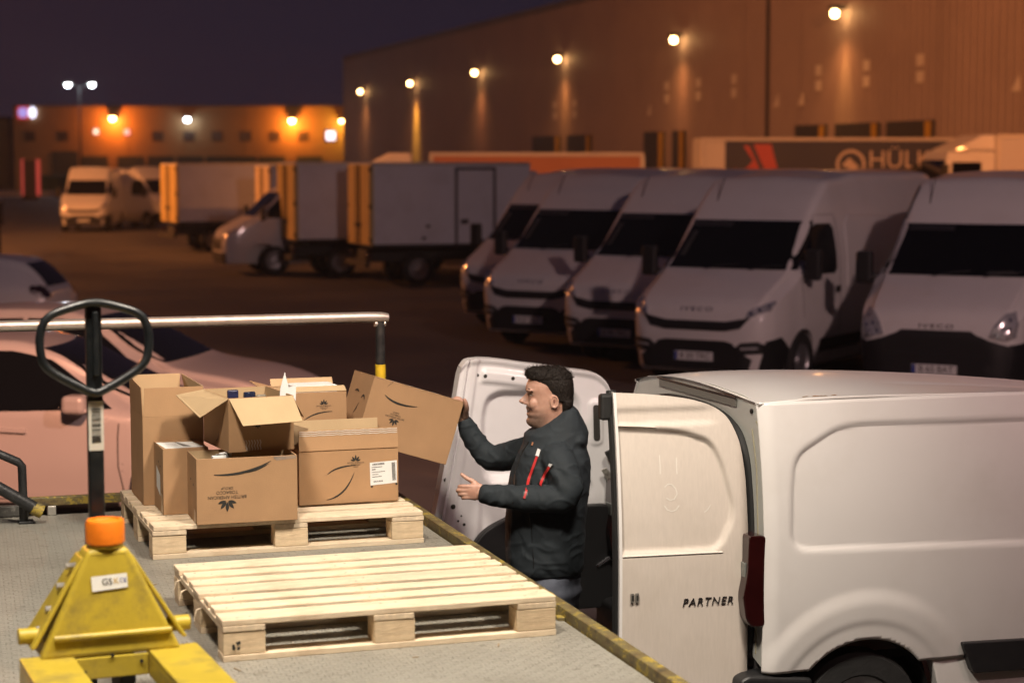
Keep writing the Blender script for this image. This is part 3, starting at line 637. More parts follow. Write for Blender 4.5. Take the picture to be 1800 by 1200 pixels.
class Hull:
    """closed body shell: stations (s, zb, zt, wb, wm, wbelt, wt); s runs from the nose to the tail, local x = -s"""
    def __init__(s, st, zm, belt, r=.10, crown=.03, step=.06):
        cols = list(zip(*st)); S_ = list(cols[0]); s.L = S_[-1]
        fs = [pchip(S_, list(c)) for c in cols[1:]]
        xs = []; x = 0
        while x < S_[-1] - 1e-6: xs.append(x); x += step if x > .5 else step/3
        xs.append(S_[-1])
        s.mb = MB(); rows = []
        for x in xs:
            zb, zt, wb, wm, wl, wt = [f(x) for f in fs]
            zl = min(belt, zt - .07); z0 = zb + .06; zmm = min(zm, zl - .05); zmm = max(zmm, z0+.03)
            rr = min(r, max(.03, zt - zl - .02)); top = zt - rr
            if top <= zl: top = zl + .01
            pf = pchip([z0, zmm, zl, top], [wb, wm, wl, wt])
            half = [(0, zb), (wb-.06, zb), (wb-.02, zb+.02)]
            half += [(pf(z0 + (top-z0)*i/14), z0 + (top-z0)*i/14) for i in range(15)]
            for i in range(1, 6):
                a = pi/2*i/5; half.append((wt - rr*(1-cos(a)), top + rr*sin(a)))
            we = wt - rr
            for i in range(1, 6):
                t = i/5; half.append((we*(1-t), zt + crown*(1-(1-t)**2)))
            full = [(-x, y, z) for y, z in half] + [(-x, -y, z) for y, z in half[-2:0:-1]]
            rows.append(full)
        n = len(rows[0]); vs = [p for r_ in rows for p in r_]
        fs_ = [(i*n + j, i*n + (j+1) % n, (i+1)*n + (j+1) % n, (i+1)*n + j) for i in range(len(rows)-1) for j in range(n)]
        s.mb.add(vs, fs_, True); s.mb.add(rows[0], [tuple(range(n))]); s.mb.add(rows[-1], [tuple(range(n-1, -1, -1))])
    def make(s, name, m, parent, wheels=(), wr=.40, wy=1.2, inner=.55):
        o = s.mb.build(name, m, parent, sharp=42)
        if wheels:
            cut = MB()
            for x, z in wheels:
                for sy in (-1, 1): cut.cyl((-x, sy*inner, z), (-x, sy*wy, z), wr, n=28)
            c = cut.build('cut', m); md = o.modifiers.new('b', 'BOOLEAN'); md.object = c; md.operation = 'DIFFERENCE'; md.solver = 'EXACT'
            pm = o.parent; o.parent = None; o.location = (0, 0, 0)
            bpy.context.view_layer.update()
            me = bpy.data.meshes.new_from_object(o.evaluated_get(bpy.context.evaluated_depsgraph_get()))
            o.modifiers.clear(); o.data = me; o.parent = pm; bpy.data.objects.remove(c)
            me.set_sharp_from_angle(angle=R(42))
        s.o = o
        s.bvh = BVHTree.FromPolygons([v.co[:] for v in o.data.vertices], [p.vertices[:] for p in o.data.polygons])
        return o
    def hit(s, a, b, d):
        if d == 'front': o, v = Vector((3, a, b)), Vector((-1, 0, 0))
        elif d == 'rear': o, v = Vector((-20, a, b)), Vector((1, 0, 0))
        elif d == 'top': o, v = Vector((a, b, 6)), Vector((0, 0, -1))
        elif d == 'left': o, v = Vector((a, 4, b)), Vector((0, -1, 0))
        else: o, v = Vector((a, -4, b)), Vector((0, 1, 0))
        h = s.bvh.ray_cast(o, v)
        if h[0] is None:
            h = s.bvh.find_nearest(o + v*(3 if d in ('front',) else 3)); return h[0], h[1]
        nrm = h[1] if h[1].dot(v) < 0 else -h[1]
        return h[0], nrm
    def decal(s, name, poly, d, m, parent, off=.006, thick=.03, cell=.09, label=None, inner_hole=None):
        """a panel following the shell: outline in front (y,z) or side (x,z) view, projected on the body"""
        bm = bmesh.new(); vs = [bm.verts.new((a, b, 0)) for a, b in poly]; bm.faces.new(vs)
        bmesh.ops.triangulate(bm, faces=bm.faces)
        for _ in range(4):
            es = [e for e in bm.edges if e.calc_length() > cell]
            if not es: break
            bmesh.ops.subdivide_edges(bm, edges=es, cuts=1, use_grid_fill=True); bmesh.ops.triangulate(bm, faces=[f for f in bm.faces if len(f.verts) > 3])
        out = [];
        for v in bm.verts:
            p, n = s.hit(v.co.x, v.co.y, d); v.co = p + n*off; out.append(n)
        bm.normal_update(); ax = {'front': Vector((1, 0, 0)), 'rear': Vector((-1, 0, 0)), 'top': Vector((0, 0, 1)), 'left': Vector((0, 1, 0)), 'right': Vector((0, -1, 0))}[d]
        for f in bm.faces:
            if f.normal.dot(ax) < 0: f.normal_flip()
            f.smooth = True
        be = [e for e in bm.edges if e.is_boundary]
        r_ = bmesh.ops.extrude_edge_only(bm, edges=be)
        for v in [g for g in r_['geom'] if isinstance(g, bmesh.types.BMVert)]: v.co -= ax*thick
        me = bpy.data.meshes.new(name); bm.to_mesh(me); bm.free(); me.materials.append(m); me.set_sharp_from_angle(angle=R(50))
        o = bpy.data.objects.new(name, me); C.objects.link(o); o.parent = parent
        if label: o['label'] = label
        return o

def mirrored(poly): return [(-a, b) for a, b in poly][::-1]

def wheel(parent, x, y, r, w, rimm=None, name='wheel'):
    sy = 1 if y > 0 else -1
    M = Matrix.Translation((x, y, r)) @ Matrix.Rotation(-sy*pi/2, 4, 'X')
    o = MB().lathe([(r*.62, -w), (r*.93, -w), (r, -w*.85), (r, -w*.15), (r*.93, 0), (r*.64, 0), (r*.62, -.01)], M, 28).build(name, TYRE, parent)
    MB().lathe([(r*.625, -.012), (r*.58, -.012), (r*.54, -.035), (r*.34, -.045), (r*.30, -.012), (r*.12, -.008), (.0, -.006)], M, 24).build('rim', rimm or RIM, o)
    return o

def panel_gap(h, pts, d, parent, m=None, w=.007, name='door_seam'):
    P = []
    for i in range(len(pts)-1):
        (a0, b0), (a1, b1) = pts[i], pts[i+1]; k = max(2, int(sqrt((a1-a0)**2+(b1-b0)**2)/.12))
        for j in range(k): P.append((a0+(a1-a0)*j/k, b0+(b1-b0)*j/k))
    P.append(pts[-1]); q = []
    for a, b in P:
        p, n = h.hit(a, b, d); q.append(p + n*.0005)
    return MB().tube(q, w/2, 6).build(name, m or BLACKPL, parent)

def plate(parent, p, yaw, txt, w=.52, h=.11, tilt=0):
    """number plate facing local +x at point p"""
    F = Frame(p, (-sin(yaw), cos(yaw), 0), (0, 0, 1))
    m = MB(); c = [(-w/2, -h/2), (w/2, -h/2), (w/2, h/2), (-w/2, h/2)]
    m.prism(c, lambda a, b, d: F.p(a, b, d), 0, .012); o = m.build('number_plate', PLATE, parent)
    m = MB(); F.poly(m, [(-w/2+.004, -h/2+.004), (-w/2+.045, -h/2+.004), (-w/2+.045, h/2-.004), (-w/2+.004, h/2-.004)], .0135); m.build('plate_band', PLATEB, o)
    m = MB(); F.text(m, txt, h*.92, .02, 0, .0135); m.build('plate_letters', INK, o)
    return o

def delivery_van(label, loc, rz, txt, new=True, group='white delivery vans parked in a row', L=6.0, brand=True, ht=2.66, detail=True, tint=None):
    """tall panel van; local x forward, origin on the ground under the nose"""
    t = thing('delivery_van', label, 'van', (loc[0], loc[1], 0), rz, group)
    P = tint or WHITEP
    st = [ # s, zb, zt, wb, wm, wbelt, wt
        (0, .30, .80, .60, .66, .64, .60), (.04, .27, .96, .72, .78, .76, .70), (.12, .25, 1.08, .82, .88, .86, .78), (.30, .25, 1.20, .90, .95, .93, .82),
        (.62, .25, 1.36, .93, .985, .96, .84), (.82, .25, 1.46, .94, .99, .97, .86), (1.05, .25, 1.68, .95, 1.0, .985, .84), (1.55, .25, 2.14, .95, 1.0, .99, .84),
        (1.85, .25, 2.40, .95, 1.0, .99, .83), (2.15, .25, 2.58, .95, 1.0, .99, .82), (2.6, .25, ht-.05, .95, 1.0, .995, .81), (3.2, .25, ht, .95, 1.0, .995, .80),
        (L-.3, .25, ht, .95, 1.0, .99, .80), (L-.06, .27, ht-.03, .94, .98, .975, .79), (L, .34, ht-.10, .90, .95, .94, .75)]
    h = Hull(st, .80, 1.50, .13, .035)
    h.make('body', P, t, [(1.0, .36), (L-1.25, .36)], .40)
    ws = [(-.90, 1.475), (.90, 1.475), (.83, 2.06), (-.83, 2.06)]
    h.decal('windscreen', ws, 'front', GLASS, t, .010, .05)
    for d, sg in (('left', 1), ('right', -1)):
        h.decal('side_window', [(-1.02, 1.42), (-1.95, 1.40), (-2.02, 1.47), (-2.02, 1.97), (-1.95, 2.03), (-1.62, 2.03), (-1.50, 1.96), (-1.16, 1.62)], d, GLASS, t, .008)
        if detail:
            panel_gap(h, [(-.95, 1.38), (-1.05, .50)], d, t); panel_gap(h, [(-2.12, 2.12), (-2.14, .45), (-1.48, .42)], d, t); panel_gap(h, [(-1.5, 2.14), (-2.12, 2.14)], d, t)
            if sg < 0: panel_gap(h, [(-3.38, 2.3), (-3.38, .45)], d, t); panel_gap(h, [(-2.2, 2.3), (-3.38, 2.3)], d, t)
            h.decal('side_moulding', [(-1.52, .44), (-L+1.75, .44), (-L+1.75, .60), (-1.52, .60)], d, BLACKPL, t, .012, .03, .4)
            h.decal('door_handle', [(-1.98, 1.16), (-2.10, 1.16), (-2.10, 1.24), (-1.98, 1.24)], d, BLACKPL, t, .025, .03)
            # recessed pressing along the load side
            panel_gap(h, [(-2.35, 1.22), (-L+.35, 1.22), (-L+.30, 2.05), (-2.6, 2.12), (-2.40, 2.0), (-2.35, 1.22)], d, t, P, .016, 'side_pressing')
        y = sg*1.13; mo = MB()
        mo.box(-1.02, -.90, y-.10, y+.10, 1.36, 1.74); o = mo.build('mirror', BLACKPL, t, .035, seg=3)
        MB().tube([(-1.0, sg*.97, 1.42), (-.98, sg*1.06, 1.45)], .03, 8).build('mirror_arm', BLACKPL, o)
        wheel(t, -1.0, sg*.985, .36, .23); wheel(t, -(L-1.25), sg*.985, .36, .23)
        MB().box(-1.38, -.62, sg*.56, sg*.57, .2, .8).build('wheel_housing', BLACKPL, t); MB().box(-(L-.86), -(L-1.64), sg*.56, sg*.57, .2, .8).build('wheel_housing', BLACKPL, t)
    if new:
        up = [(-.80, 1.06), (-.66, .93), (-.40, .885), (.40, .885), (.66, .93), (.80, 1.06)]; lo = [(.70, .93), (.60, .81), (.40, .775), (-.40, .775), (-.60, .81), (-.70, .93)]
        h.decal('grille', up[:-1] + [(.78, 1.03)] + lo, 'front', BLACKPL, t, .014)
        for sg in (1, -1):
            q = [(.66, .94), (.74, .95), (.90, 1.02), (.925, 1.10), (.90, 1.13), (.76, 1.07), (.68, 1.01)]
            hl = h.decal('headlamp', q if sg > 0 else mirrored(q), 'front', LAMPGL, t, .016, cell=.05)
            for a, b in ((.72, .99), (.80, 1.03), (.88, 1.07)):
                p, n = h.hit(sg*a, b, 'front'); MB().lathe([(.0, .012), (.018, .010), (.026, .0)], Matrix.Translation(p + n*.012) @ n.to_track_quat('Z', 'Y').to_matrix().to_4x4(), 12).build('reflector', CHROME, hl)
            q = [(.58, .50), (.86, .52), (.90, .60), (.80, .66), (.62, .64), (.54, .58)]
            fg = h.decal('fog_surround', q if sg > 0 else mirrored(q), 'front', BLACKPL, t, .020)
            q = [(.62, .555), (.80, .57), (.80, .60), (.62, .59)]
            h.decal('fog_lamp', q if sg > 0 else mirrored(q), 'front', LAMPGL, fg, .028)
        h.decal('lower_bumper', [(-.70, .30), (.70, .30), (.74, .44), (.56, .56), (.50, .63), (.40, .655), (-.40, .655), (-.50, .63), (-.56, .56), (-.74, .44)], 'front', BLACKPL, t, .012)
        for d in ('left', 'right'): h.decal('bumper_corner', [(-.10, .28), (-.58, .28), (-.62, .55), (-.40, .70), (-.14, .66)], d, BLACKPL, t, .010)
        zt_, zs = 1.02, .13
    else:
        h.decal('grille', [(-.62, .80), (-.46, .86), (-.40, .90), (.40, .90), (.46, .86), (.62, .80), (.64, .62), (-.64, .62)], 'front', BLACKPL, t, .014)
        for sg in (1, -1):
            q = [(.60, .84), (.78, .80), (.87, .84), (.885, 1.0), (.84, 1.12), (.76, 1.10), (.66, .98)]
            hl = h.decal('headlamp', q if sg > 0 else mirrored(q), 'front', LAMPGL, t, .018, cell=.05)
            for a, b in ((.68, .87), (.74, .95), (.78, .86), (.81, 1.03), (.82, .93)):
                p, n = h.hit(sg*a, b, 'front'); MB().lathe([(.0, .012), (.016, .010), (.024, .0)], Matrix.Translation(p + n*.014) @ n.to_track_quat('Z', 'Y').to_matrix().to_4x4(), 12).build('reflector', CHROME, hl)
        h.decal('lower_bumper', [(-.80, .29), (.80, .29), (.84, .74), (.62, .80), (.58, .64), (-.58, .64), (-.62, .80), (-.84, .74)], 'front', BLACKPL, t, .022)
        for d in ('left', 'right'): h.decal('bumper_corner', [(-.06, .28), (-.58, .28), (-.62, .60), (-.30, .78), (-.08, .76)], d, BLACKPL, t, .014)
        for sg in (1, -1):
            panel_gap(h, [(sg*.80, 2.12), (sg*.74, 2.62)], 'front', t, BLACKPL, .03, 'roof_seam')
        zt_, zs = .945, .12
    if brand:
        m = MB(); vs, fs = text_data('IVECO', zs, 0, 1.25); q = []
        for a, b in vs:
            p, n = h.hit(a, zt_ + b*.55, 'front'); q.append(p + n*.012)
        m.add(q, fs); m.build('badge_letters', CHROME if new else DARKMET, t)
    p, n = h.hit(0, .46, 'front'); plate(t, (p.x + .025, .0, .46), 0, txt)
    if detail:
        for sg in (.35, -.25):   # wipers
            a, n1 = h.hit(sg, 1.46, 'front'); b, n2 = h.hit(sg+.42, 1.52, 'front'); MB().tube([a+n1*.02, (a+b)/2+n1*.03, b+n2*.022], .008, 6).build('wiper', BLACKPL, t)
        a, n1 = h.hit(-.55, 2.3, 'front'); MB().tube([a, a+Vector((-.22, 0, .30))], .006, 6).build('aerial', BLACKPL, t)
        h.decal('paper_and_gleam', [(.35, 1.50), (.72, 1.50), (.66, 1.535), (.40, 1.53)] if not new else [(-.70, 1.62), (-.64, 1.62), (-.60, 1.92), (-.66, 1.92)], 'front', mat('dim cab paper and gleam', (.05, .05, .045), .4), t, .0135)  # older van: dash paper; newer vans: upright gleam streak painted on the glass
        h.decal('sun_visor', [(-.7, 1.98), (-.15, 1.98), (-.15, 2.04), (-.7, 2.04)], 'front', mat('visor grey', (.03, .03, .033), .4), t, .013)
    for sg in (1, -1):
        h.decal('tail_lamp', [(sg*.80, .85), (sg*.92, .85), (sg*.92, 1.35), (sg*.80, 1.35)] if sg > 0 else [(-.92, .85), (-.80, .85), (-.80, 1.35), (-.92, 1.35)], 'rear', REDL, t, .012)
    return t

def saloon_car(label, loc, rz, P, group, L=4.25, bonnet=1.0, txt='B 78 KLM', hatch=True, roof=1.45, rearlook=False):
    t = thing('parked_car', label, 'car', (loc[0], loc[1], 0), rz, group)
    b = bonnet; k = roof
    st = [(0, .28, .58, .50, .55, .54, .50), (.05, .24, .68, .64, .70, .69, .62), (.18, .20, .76, .76, .82, .80, .72), (.5, .19, .85, .82, .87, .85, .76),
          (b, .19, .955, .84, .885, .86, .74), (b+.14, .19, 1.03, .84, .89, .87, .68), (b+.45, .19, 1.20, .84, .89, .875, .62), (b+.80, .19, k-.08, .84, .89, .88, .59), (b+1.1, .19, k-.01, .84, .89, .88, .575), (b+1.5, .19, k, .84, .89, .88, .57),
          (b+2.1, .19, k-.03, .84, .89, .88, .56)]
    if hatch: st += [(L-.48, .20, k-.08, .83, .885, .87, .55), (L-.22, .22, k-.26, .82, .87, .85, .56), (L-.07, .26, 1.0, .80, .85, .83, .64), (L, .32, .88, .74, .81, .79, .66)]
    else: st += [(L-1.1, .20, k-.14, .83, .885, .87, .55), (L-.72, .22, 1.10, .82, .87, .85, .62), (L-.45, .24, 1.02, .80, .85, .83, .68), (L-.08, .28, .98, .74, .80, .78, .66), (L, .34, .86, .66, .74, .72, .60)]
    h = Hull(st, .60, .90, .08, .02)
    wx = (.82, L-.78)
    h.make('body', P, t, [(wx[0], .31), (wx[1], .31)], .355, 1.1, .5)
    h.decal('windscreen', [(-.66, .985), (.66, .985), (.54, k-.07), (-.54, k-.07)], 'front', GLASS, t, .008, .04)
    e = L-.62 if hatch else L-1.05
    h.decal('rear_window', [(-.50, 1.0), (.50, 1.0), (.46, k-.12), (-.46, k-.12)], 'rear', GLASS, t, .008, .04)
    for d, sg in (('left', 1), ('right', -1)):
        h.decal('side_window', [(-(b+.30), .945), (-(b+1.42), .935), (-(b+1.42), k-.085), (-(b+1.10), k-.085), (-(b+.80), k-.15)], d, GLASS, t, .006, .03)
        h.decal('side_window', [(-(b+1.47), .935), (-(e-.22), .96), (-(e-.10), 1.02), (-(e-.25), k-.17), (-(b+2.0), k-.10), (-(b+1.47), k-.085)], d, GLASS, t, .006, .03)
        panel_gap(h, [(-(b+.23), .92), (-(b+.245), .75), (-(b+.245), .52), (-(b+.20), .27)], d, t, BLACKPL, .010); panel_gap(h, [(-(b+1.44), .92), (-(b+1.46), .28)], d, t, BLACKPL, .008)
        panel_gap(h, [(-(b+.1), .27), (-(b+2.3), .27)], d, t, BLACKPL, .008)
        h.decal('sill_moulding', [(-(b+.25), .20), (-(L-1.2), .20), (-(L-1.2), .245), (-(b+.25), .245)], d, BLACKPL, t, .008)
        h.decal('door_handle', [(-(b+.93), .775), (-(b+1.13), .785), (-(b+1.13), .815), (-(b+.93), .805)], d, P, t, .028, .03)
        o = MB().box(-.10, .08, -.09, .09, -.065, .075).build('mirror', P, t, .04, seg=3, loc=(-(b+.52), sg*1.0, 1.0), rot=(0, 0, sg*.15))
        MB().tube([(-(b+.46), sg*.86, .945), (-(b+.48), sg*.95, .965)], .02, 8).build('mirror_arm', BLACKPL, t)
        for x in wx: wheel(t, -x, sg*.87, .31, .20)
        MB().box(-wx[0]-.34, -wx[0]+.34, sg*.505, sg*.515, .15, .66).build('wheel_housing', BLACKPL, t); MB().box(-wx[1]-.34, -wx[1]+.34, sg*.505, sg*.515, .15, .66).build('wheel_housing', BLACKPL, t)
        q = [(.52, .62), (.70, .62), (.80, .70), (.74, .74), (.55, .69)]
        h.decal('headlamp', q if sg > 0 else mirrored(q), 'front', LAMPGL, t, .012)
        q = [(.58, .86), (.76, .84), (.79, .98), (.62, 1.02)]
        h.decal('tail_lamp', q if sg > 0 else mirrored(q), 'rear', REDL, t, .012)
        h.decal('tail_lamp_side', [(-(L-.02), .86), (-(L-.24), .92), (-(L-.26), 1.02), (-(L-.08), 1.0)], d, REDL, t, .010)
    h.decal('grille', [(-.40, .50), (.40, .50), (.44, .60), (-.44, .60)], 'front', BLACKPL, t, .012)
    p, n = h.hit(0, .42, 'front'); plate(t, (p.x+.02, 0, .40), 0, txt, .50, .10)
    h.decal('rear_bumper', [(-.70, .34), (.70, .34), (.72, .50), (-.72, .50)], 'rear', BLACKPL, t, .012)
    a, n1 = h.hit(-(L-1.0), 0, 'top'); MB().tube([a, a+Vector((-.10, 0, .17))], .005, 6).build('aerial', BLACKPL, t)
    return t

def c2w(X, Y):       # the camera's sideways and forward metres on the ground -> yard coordinates
    return X*cos(CAM_YAW) + Y*sin(CAM_YAW), -X*sin(CAM_YAW) + Y*cos(CAM_YAW)
def heading(hx, hy):  # heading given the same way -> rotation about z
    x, y = c2w(hx, hy); return atan2(y, x)

# the row of white vans facing the dock (sideways, forward metres)
V = [((-.20, 33.0), 33, 'white van at the far end of the parked row next to the box truck', 'B 32 KUZ', 0),
     ((.25, 29.4), 33, 'second white van in the row, between two others with bright badge', 'B 61 DLT', 0),
     ((1.42, 27.1), 33, 'third white van in the row, set back left of the largest front', 'B 94 TRC', 0),
     ((2.22, 23.9), 32, 'white van with long load side showing and bright lettered bonnet', 'B 50 TRC', 0)]
for (X, Y), th_, lab, txt, _ in V:
    delivery_van(lab, c2w(X, Y), heading(-sin(R(th_)), -cos(R(th_))), txt)
delivery_van('white van with large oval headlamps at the right end of the row', c2w(4.80, 22.3), heading(-sin(R(27)), -cos(R(27))), 'B 65 BAT', new=False, ht=2.66)

SILVER = mat('silver car paint', (.50, .47, .45), .28, .25, coat=.6, noise=(2, .03))
CARW = mat('white car paint', (.66, .66, .67), .28, coat=.6, noise=(2, .03))
saloon_car('silver car parked right behind the platform railing', c2w(-1.72, 15.6), heading(1, 0), SILVER, 'cars parked along the dock', txt='B 12 NVR')
saloon_car('silver car with long sloping bonnet parked beyond the nearest car', c2w(-1.86, 18.3), heading(.985, -.17), SILVER, 'cars parked along the dock', L=4.35, bonnet=1.12, hatch=False, txt='B 83 RSM')
saloon_car('white hatchback seen from behind at the left edge beyond the silver cars', c2w(-10.66, 29.4), heading(-1, .05), CARW, 'cars parked along the dock', L=4.0, txt='B 41 PVK')

# ------------------------------------------------------------------ box trucks
BOXW = mat('white box panel', (.72, .74, .79), .38, noise=(1.0, .05), coat=.2, dirt=(1.2, .3, (.40, .38, .36)))
BOXY = mat('yellow truck door', (.62, .46, .16), .5, noise=(2, .08), dirt=(3, .3, (.4, .26, .10)))
BOXC = mat('cream truck door', (.66, .52, .34), .5, noise=(2, .08), dirt=(3, .3, (.4, .3, .2)))
CHASSIS = mat('dark chassis', (.02, .02, .02), .7, noise=(10, .3))
def box_truck(label, loc, rz, L=4.6, side_door=False, box_h=1.88, cabw=.98, doors=None):
    """local x forward; origin on the ground under the rear end of the box"""
    t = thing('box_truck', label, 'truck', (loc[0], loc[1], 0), rz, 'box trucks parked at the yard')
    z0 = .90; w = 1.06; z1 = z0 + box_h
    MB().box(.03, L, -w, w, z0, z1).build('cargo_box', BOXW, t, .02)
    DM = doors or BOXY
    for sg in (1, -1):
        d = MB().box(-.015, .028, min(sg*.035, sg*1.035), max(sg*.035, sg*1.035), z0+.03, z1-.03).build('rear_door', DM, t, .012)
        MB().cyl((-.03, sg*.16, z0+.05), (-.03, sg*.16, z1-.05), .014, n=8).build('lock_bar', CHASSIS, d)
        MB().box(-.05, -.014, min(sg*.06, sg*.26), max(sg*.06, sg*.26), z0+.42, z0+.52).build('door_handle', CHASSIS, d, .01)
        for z in (z0+.15, z0+.9, z1-.15): MB().box(-.03, .03, sg*1.02-.03, sg*1.02+.05*sg, z-.05, z+.05).build('hinge', CHASSIS, d, .005)
        MB().box(.028, .08, sg*1.04-.03, sg*1.04+.035, z0, z1+.005).build('corner_post', DM, t, .008)
        MB().box(.03, L, sg*w-.012*sg, sg*(w+.012), z1-.05, z1+.02).build('top_rail', GALV, t, .006)
        MB().box(.03, L, min(sg*(w-.01), sg*(w+.014)), max(sg*(w-.01), sg*(w+.014)), z0-.03, z0+.05).build('bottom_rail', CHASSIS, t, .006)
        for x in (1.15, L+.95): wheel(t, x, sg*1.0, .37, .24)
        MB().box(1.75, L-.4, sg*.98-.02, sg*.98+.02, .46, .52).build('side_guard', CHASSIS, t); MB().box(1.75, L-.4, sg*.98-.02, sg*.98+.02, .68, .74).build('side_guard', CHASSIS, t)
        h0 = MB().box(-.02, .06, sg*.82-.14, sg*.82+.14, .62, .74).build('tail_lamp', REDL, t, .02)
    if side_door:
        sd = MB().box(2.05, 2.90, -w-.022, -w-.004, z0+.06, z1-.16).build('side_door', BOXW, t, .006)
        fr_ = MB(); 
        for bb in ((1.99, 2.048, z0+.02, z1-.10), (2.902, 2.96, z0+.02, z1-.10)): fr_.box(bb[0], bb[1], -w-.030, -w+.0, bb[2], bb[3])
        fr_.box(1.99, 2.96, -w-.0305, -w+.0, z1-.158, z1-.099); fr_.build('door_frame', mat('dark seal', (.05, .045, .05), .6), t)
        MB().box(2.12, 2.30, -w-.05, -w-.02, z0+.50, z0+.60).build('door_handle', CHASSIS, sd, .01)
        for x, z in ((1.35, .45), (1.25, .18)): MB().box(x-.05, x+.05, -w-.012, -w+.0, z0+z-.03, z0+z+.03).build('marker_lamp', CHASSIS, t, .01)
    MB().box(.05, L+1.6, -.42, .42, .52, .80).build('chassis', CHASSIS, t, .02)
    MB().box(-.10, .0, -1.0, 1.0, .42, .56).build('bumper_beam', CHASSIS, t, .02)
    st = [(0, .34, .80, .70, .76, .74, .68), (.10, .28, 1.05, .84, .90, .88, .78), (.35, .28, 1.22, .92, cabw, .95, .82), (.75, .28, 1.42, .94, cabw+.01, .97, .84), (1.5, .28, 2.08, .94, cabw+.01, .97, .84), (1.75, .28, 2.20, .94, cabw+.01, .97, .82), (2.15, .30, 2.22, .93, cabw, .96, .82)]
    cabt = thing('c', 'x', 'x'); cabt.parent = t; 
    h = Hull(st, .80, 1.50, .12, .03); h.make('cab', WHITEP, None, [(.98, .37)], .42)
    ds = [h.o, h.decal('windscreen', [(-.84, 1.45), (.84, 1.45), (.78, 2.04), (-.78, 2.04)], 'front', GLASS, None, .010, .05),
          h.decal('grille', [(-.62, .62), (.62, .62), (.66, .90), (-.66, .90)], 'front', BLACKPL, None, .014)]
    for d, sg in (('left', 1), ('right', -1)):
        ds.append(h.decal('side_window', [(-.98, 1.42), (-1.95, 1.40), (-1.95, 2.03), (-1.55, 2.03), (-1.12, 1.62)], d, GLASS, None, .008))
        q = [(.60, .92), (.80, .92), (.90, 1.02), (.88, 1.14), (.72, 1.08)]
        ds.append(h.decal('headlamp', q if sg > 0 else mirrored(q), 'front', LAMPGL, None, .016))
        m_ = MB().box(-1.0, -.90, sg*1.14-.09, sg*1.14+.09, 1.36, 1.70).build('mirror', BLACKPL, None, .03); ds.append(m_)
    ds.append(h.decal('lower_bumper', [(-.80, .32), (.80, .32), (.84, .56), (-.84, .56)], 'front', BLACKPL, None, .012))
    bpy.data.objects.remove(cabt)
    for o in ds: o.parent = t; o.location = (L + 2.16 + .06, 0, 0)
    MB().box(L+.06, L+.30, -.9, .9, 2.2, 2.6).build('roof_deflector', WHITEP, t, .1)
    return t
hx = heading(.95, .31)
tb = box_truck('white box truck with a side door and yellow rear doors beside the vans', c2w(-3.52, 45.5), hx, 3.8, True)
ta = box_truck('white box truck with yellow rear doors partly behind the side door truck', c2w(-5.55, 48.6), hx, 5.0)
tc_ = box_truck('white box truck with orange rear doors farther back beside the two white vans', c2w(-10.85, 62.5), heading(.92, .39), 5.2, box_h=1.85)
td = box_truck('box truck nosing out with lit headlamps from behind the yellow rear doors', c2w(-1.3, 51.6), heading(-.95, -.31), 4.2, box_h=1.75, doors=BOXC)
te = box_truck('box truck with dull yellow rear doors between the orange door truck and the lit headlamps', c2w(-7.25, 57.5), hx, 4.6, box_h=1.8, doors=BOXC)
delivery_van('high roofed white van facing the dock at the far left', c2w(-17.25, 79.5), heading(.06, -1), 'B 20 LGS', True, 'white vans parked far back at the left', 5.4, False, 2.5, False)
delivery_van('white van turned sideways between the far van and the orange door truck', c2w(-14.1, 84), heading(.75, -.66), 'B 71 OTP', True, 'white vans parked far back at the left', 5.4, False, 2.5, False)
# ------------------------------------------------------------------ long warehouse with wall lamps
def cladding(name, col, rough=.6):
    return mat(name, col, rough, .0, noise=(.35, .10), coord='Object', dirt=(.12, .3, tuple(c*.75 for c in col)))
CLADW = cladding('ribbed wall cladding', (.37, .30, .28))
CLADY = cladding('yellowish wall cladding', (.40, .27, .12))
WDIR = Vector((*c2w(-.293, 1.0), 0)).normalized()      # the warehouse wall runs away along this line
WN = Vector((-WDIR.y, WDIR.x, 0))                        # towards the yard
def wallpt(Yd):                                          # point of the wall foot at a forward distance
    return Vector((*c2w(13.3 - .293*(Yd - 80.6), Yd), 0))
wh = thing('warehouse', 'long ribbed grey warehouse with a row of sodium lamps along its wall', 'warehouse')
A, B_ = wallpt(44), wallpt(177); LEN = (B_-A).length; HT = 12.0
FW = Frame(A, WDIR, (0, 0, 1))       # u along the wall away from the camera, v up
FWn = WN if WN.dot(Vector((0, 0, 0)) - A) > 0 else -WN
def wp(u, v, d=0): return A + WDIR*u + Vector((0, 0, v)) + FWn*d
# trapezoid ribs every 0.5 m: each sheet (4 m) a part
nseg = int(LEN/6) + 1
def rib_sheet(u0, u1):
    pts = []; u = u0
    while u < u1 - .01:
        pts += [(u, 0), (u+.28, 0), (u+.33, -.022), (u+.45, -.022), (u+.5, 0)]; u += .5
    pts.append((u1, 0))
    return MB().grid([[wp(a, v, d) for a, d in pts] for v in (0, HT)], False)
u = 0
while u < LEN:
    e = min(u+6, LEN); rib_sheet(u, e-.03).build('wall_sheet', CLADW, wh); u += 6
bk = MB(); bk.prism([(0, -.08), (LEN, -.08), (LEN, -40), (0, -40)], lambda a, d, v: wp(a, v, d), 0, HT-.02); bk.build('hall', CLADW, wh)
MB().prism([(0, .04), (LEN, .04), (LEN, -.4), (0, -.4)], lambda a, d, v: wp(a, v, d), HT-.25, HT+.12).build('parapet', mat('parapet trim', (.16, .145, .14), .6), wh)
MB().prism([(45.2, .02), (45.6, .02), (45.6, -.05), (45.2, -.05)], lambda a, d, v: wp(a, v, d), 0, HT-.3).build('joint_cover', mat('dark joint', (.05, .045, .045), .7), wh)
DARKD = mat('dark dock door', (.05, .05, .05), .6, noise=(2, .2)); YELD = mat('yellow dock bumper', (.5, .30, .03), .6)
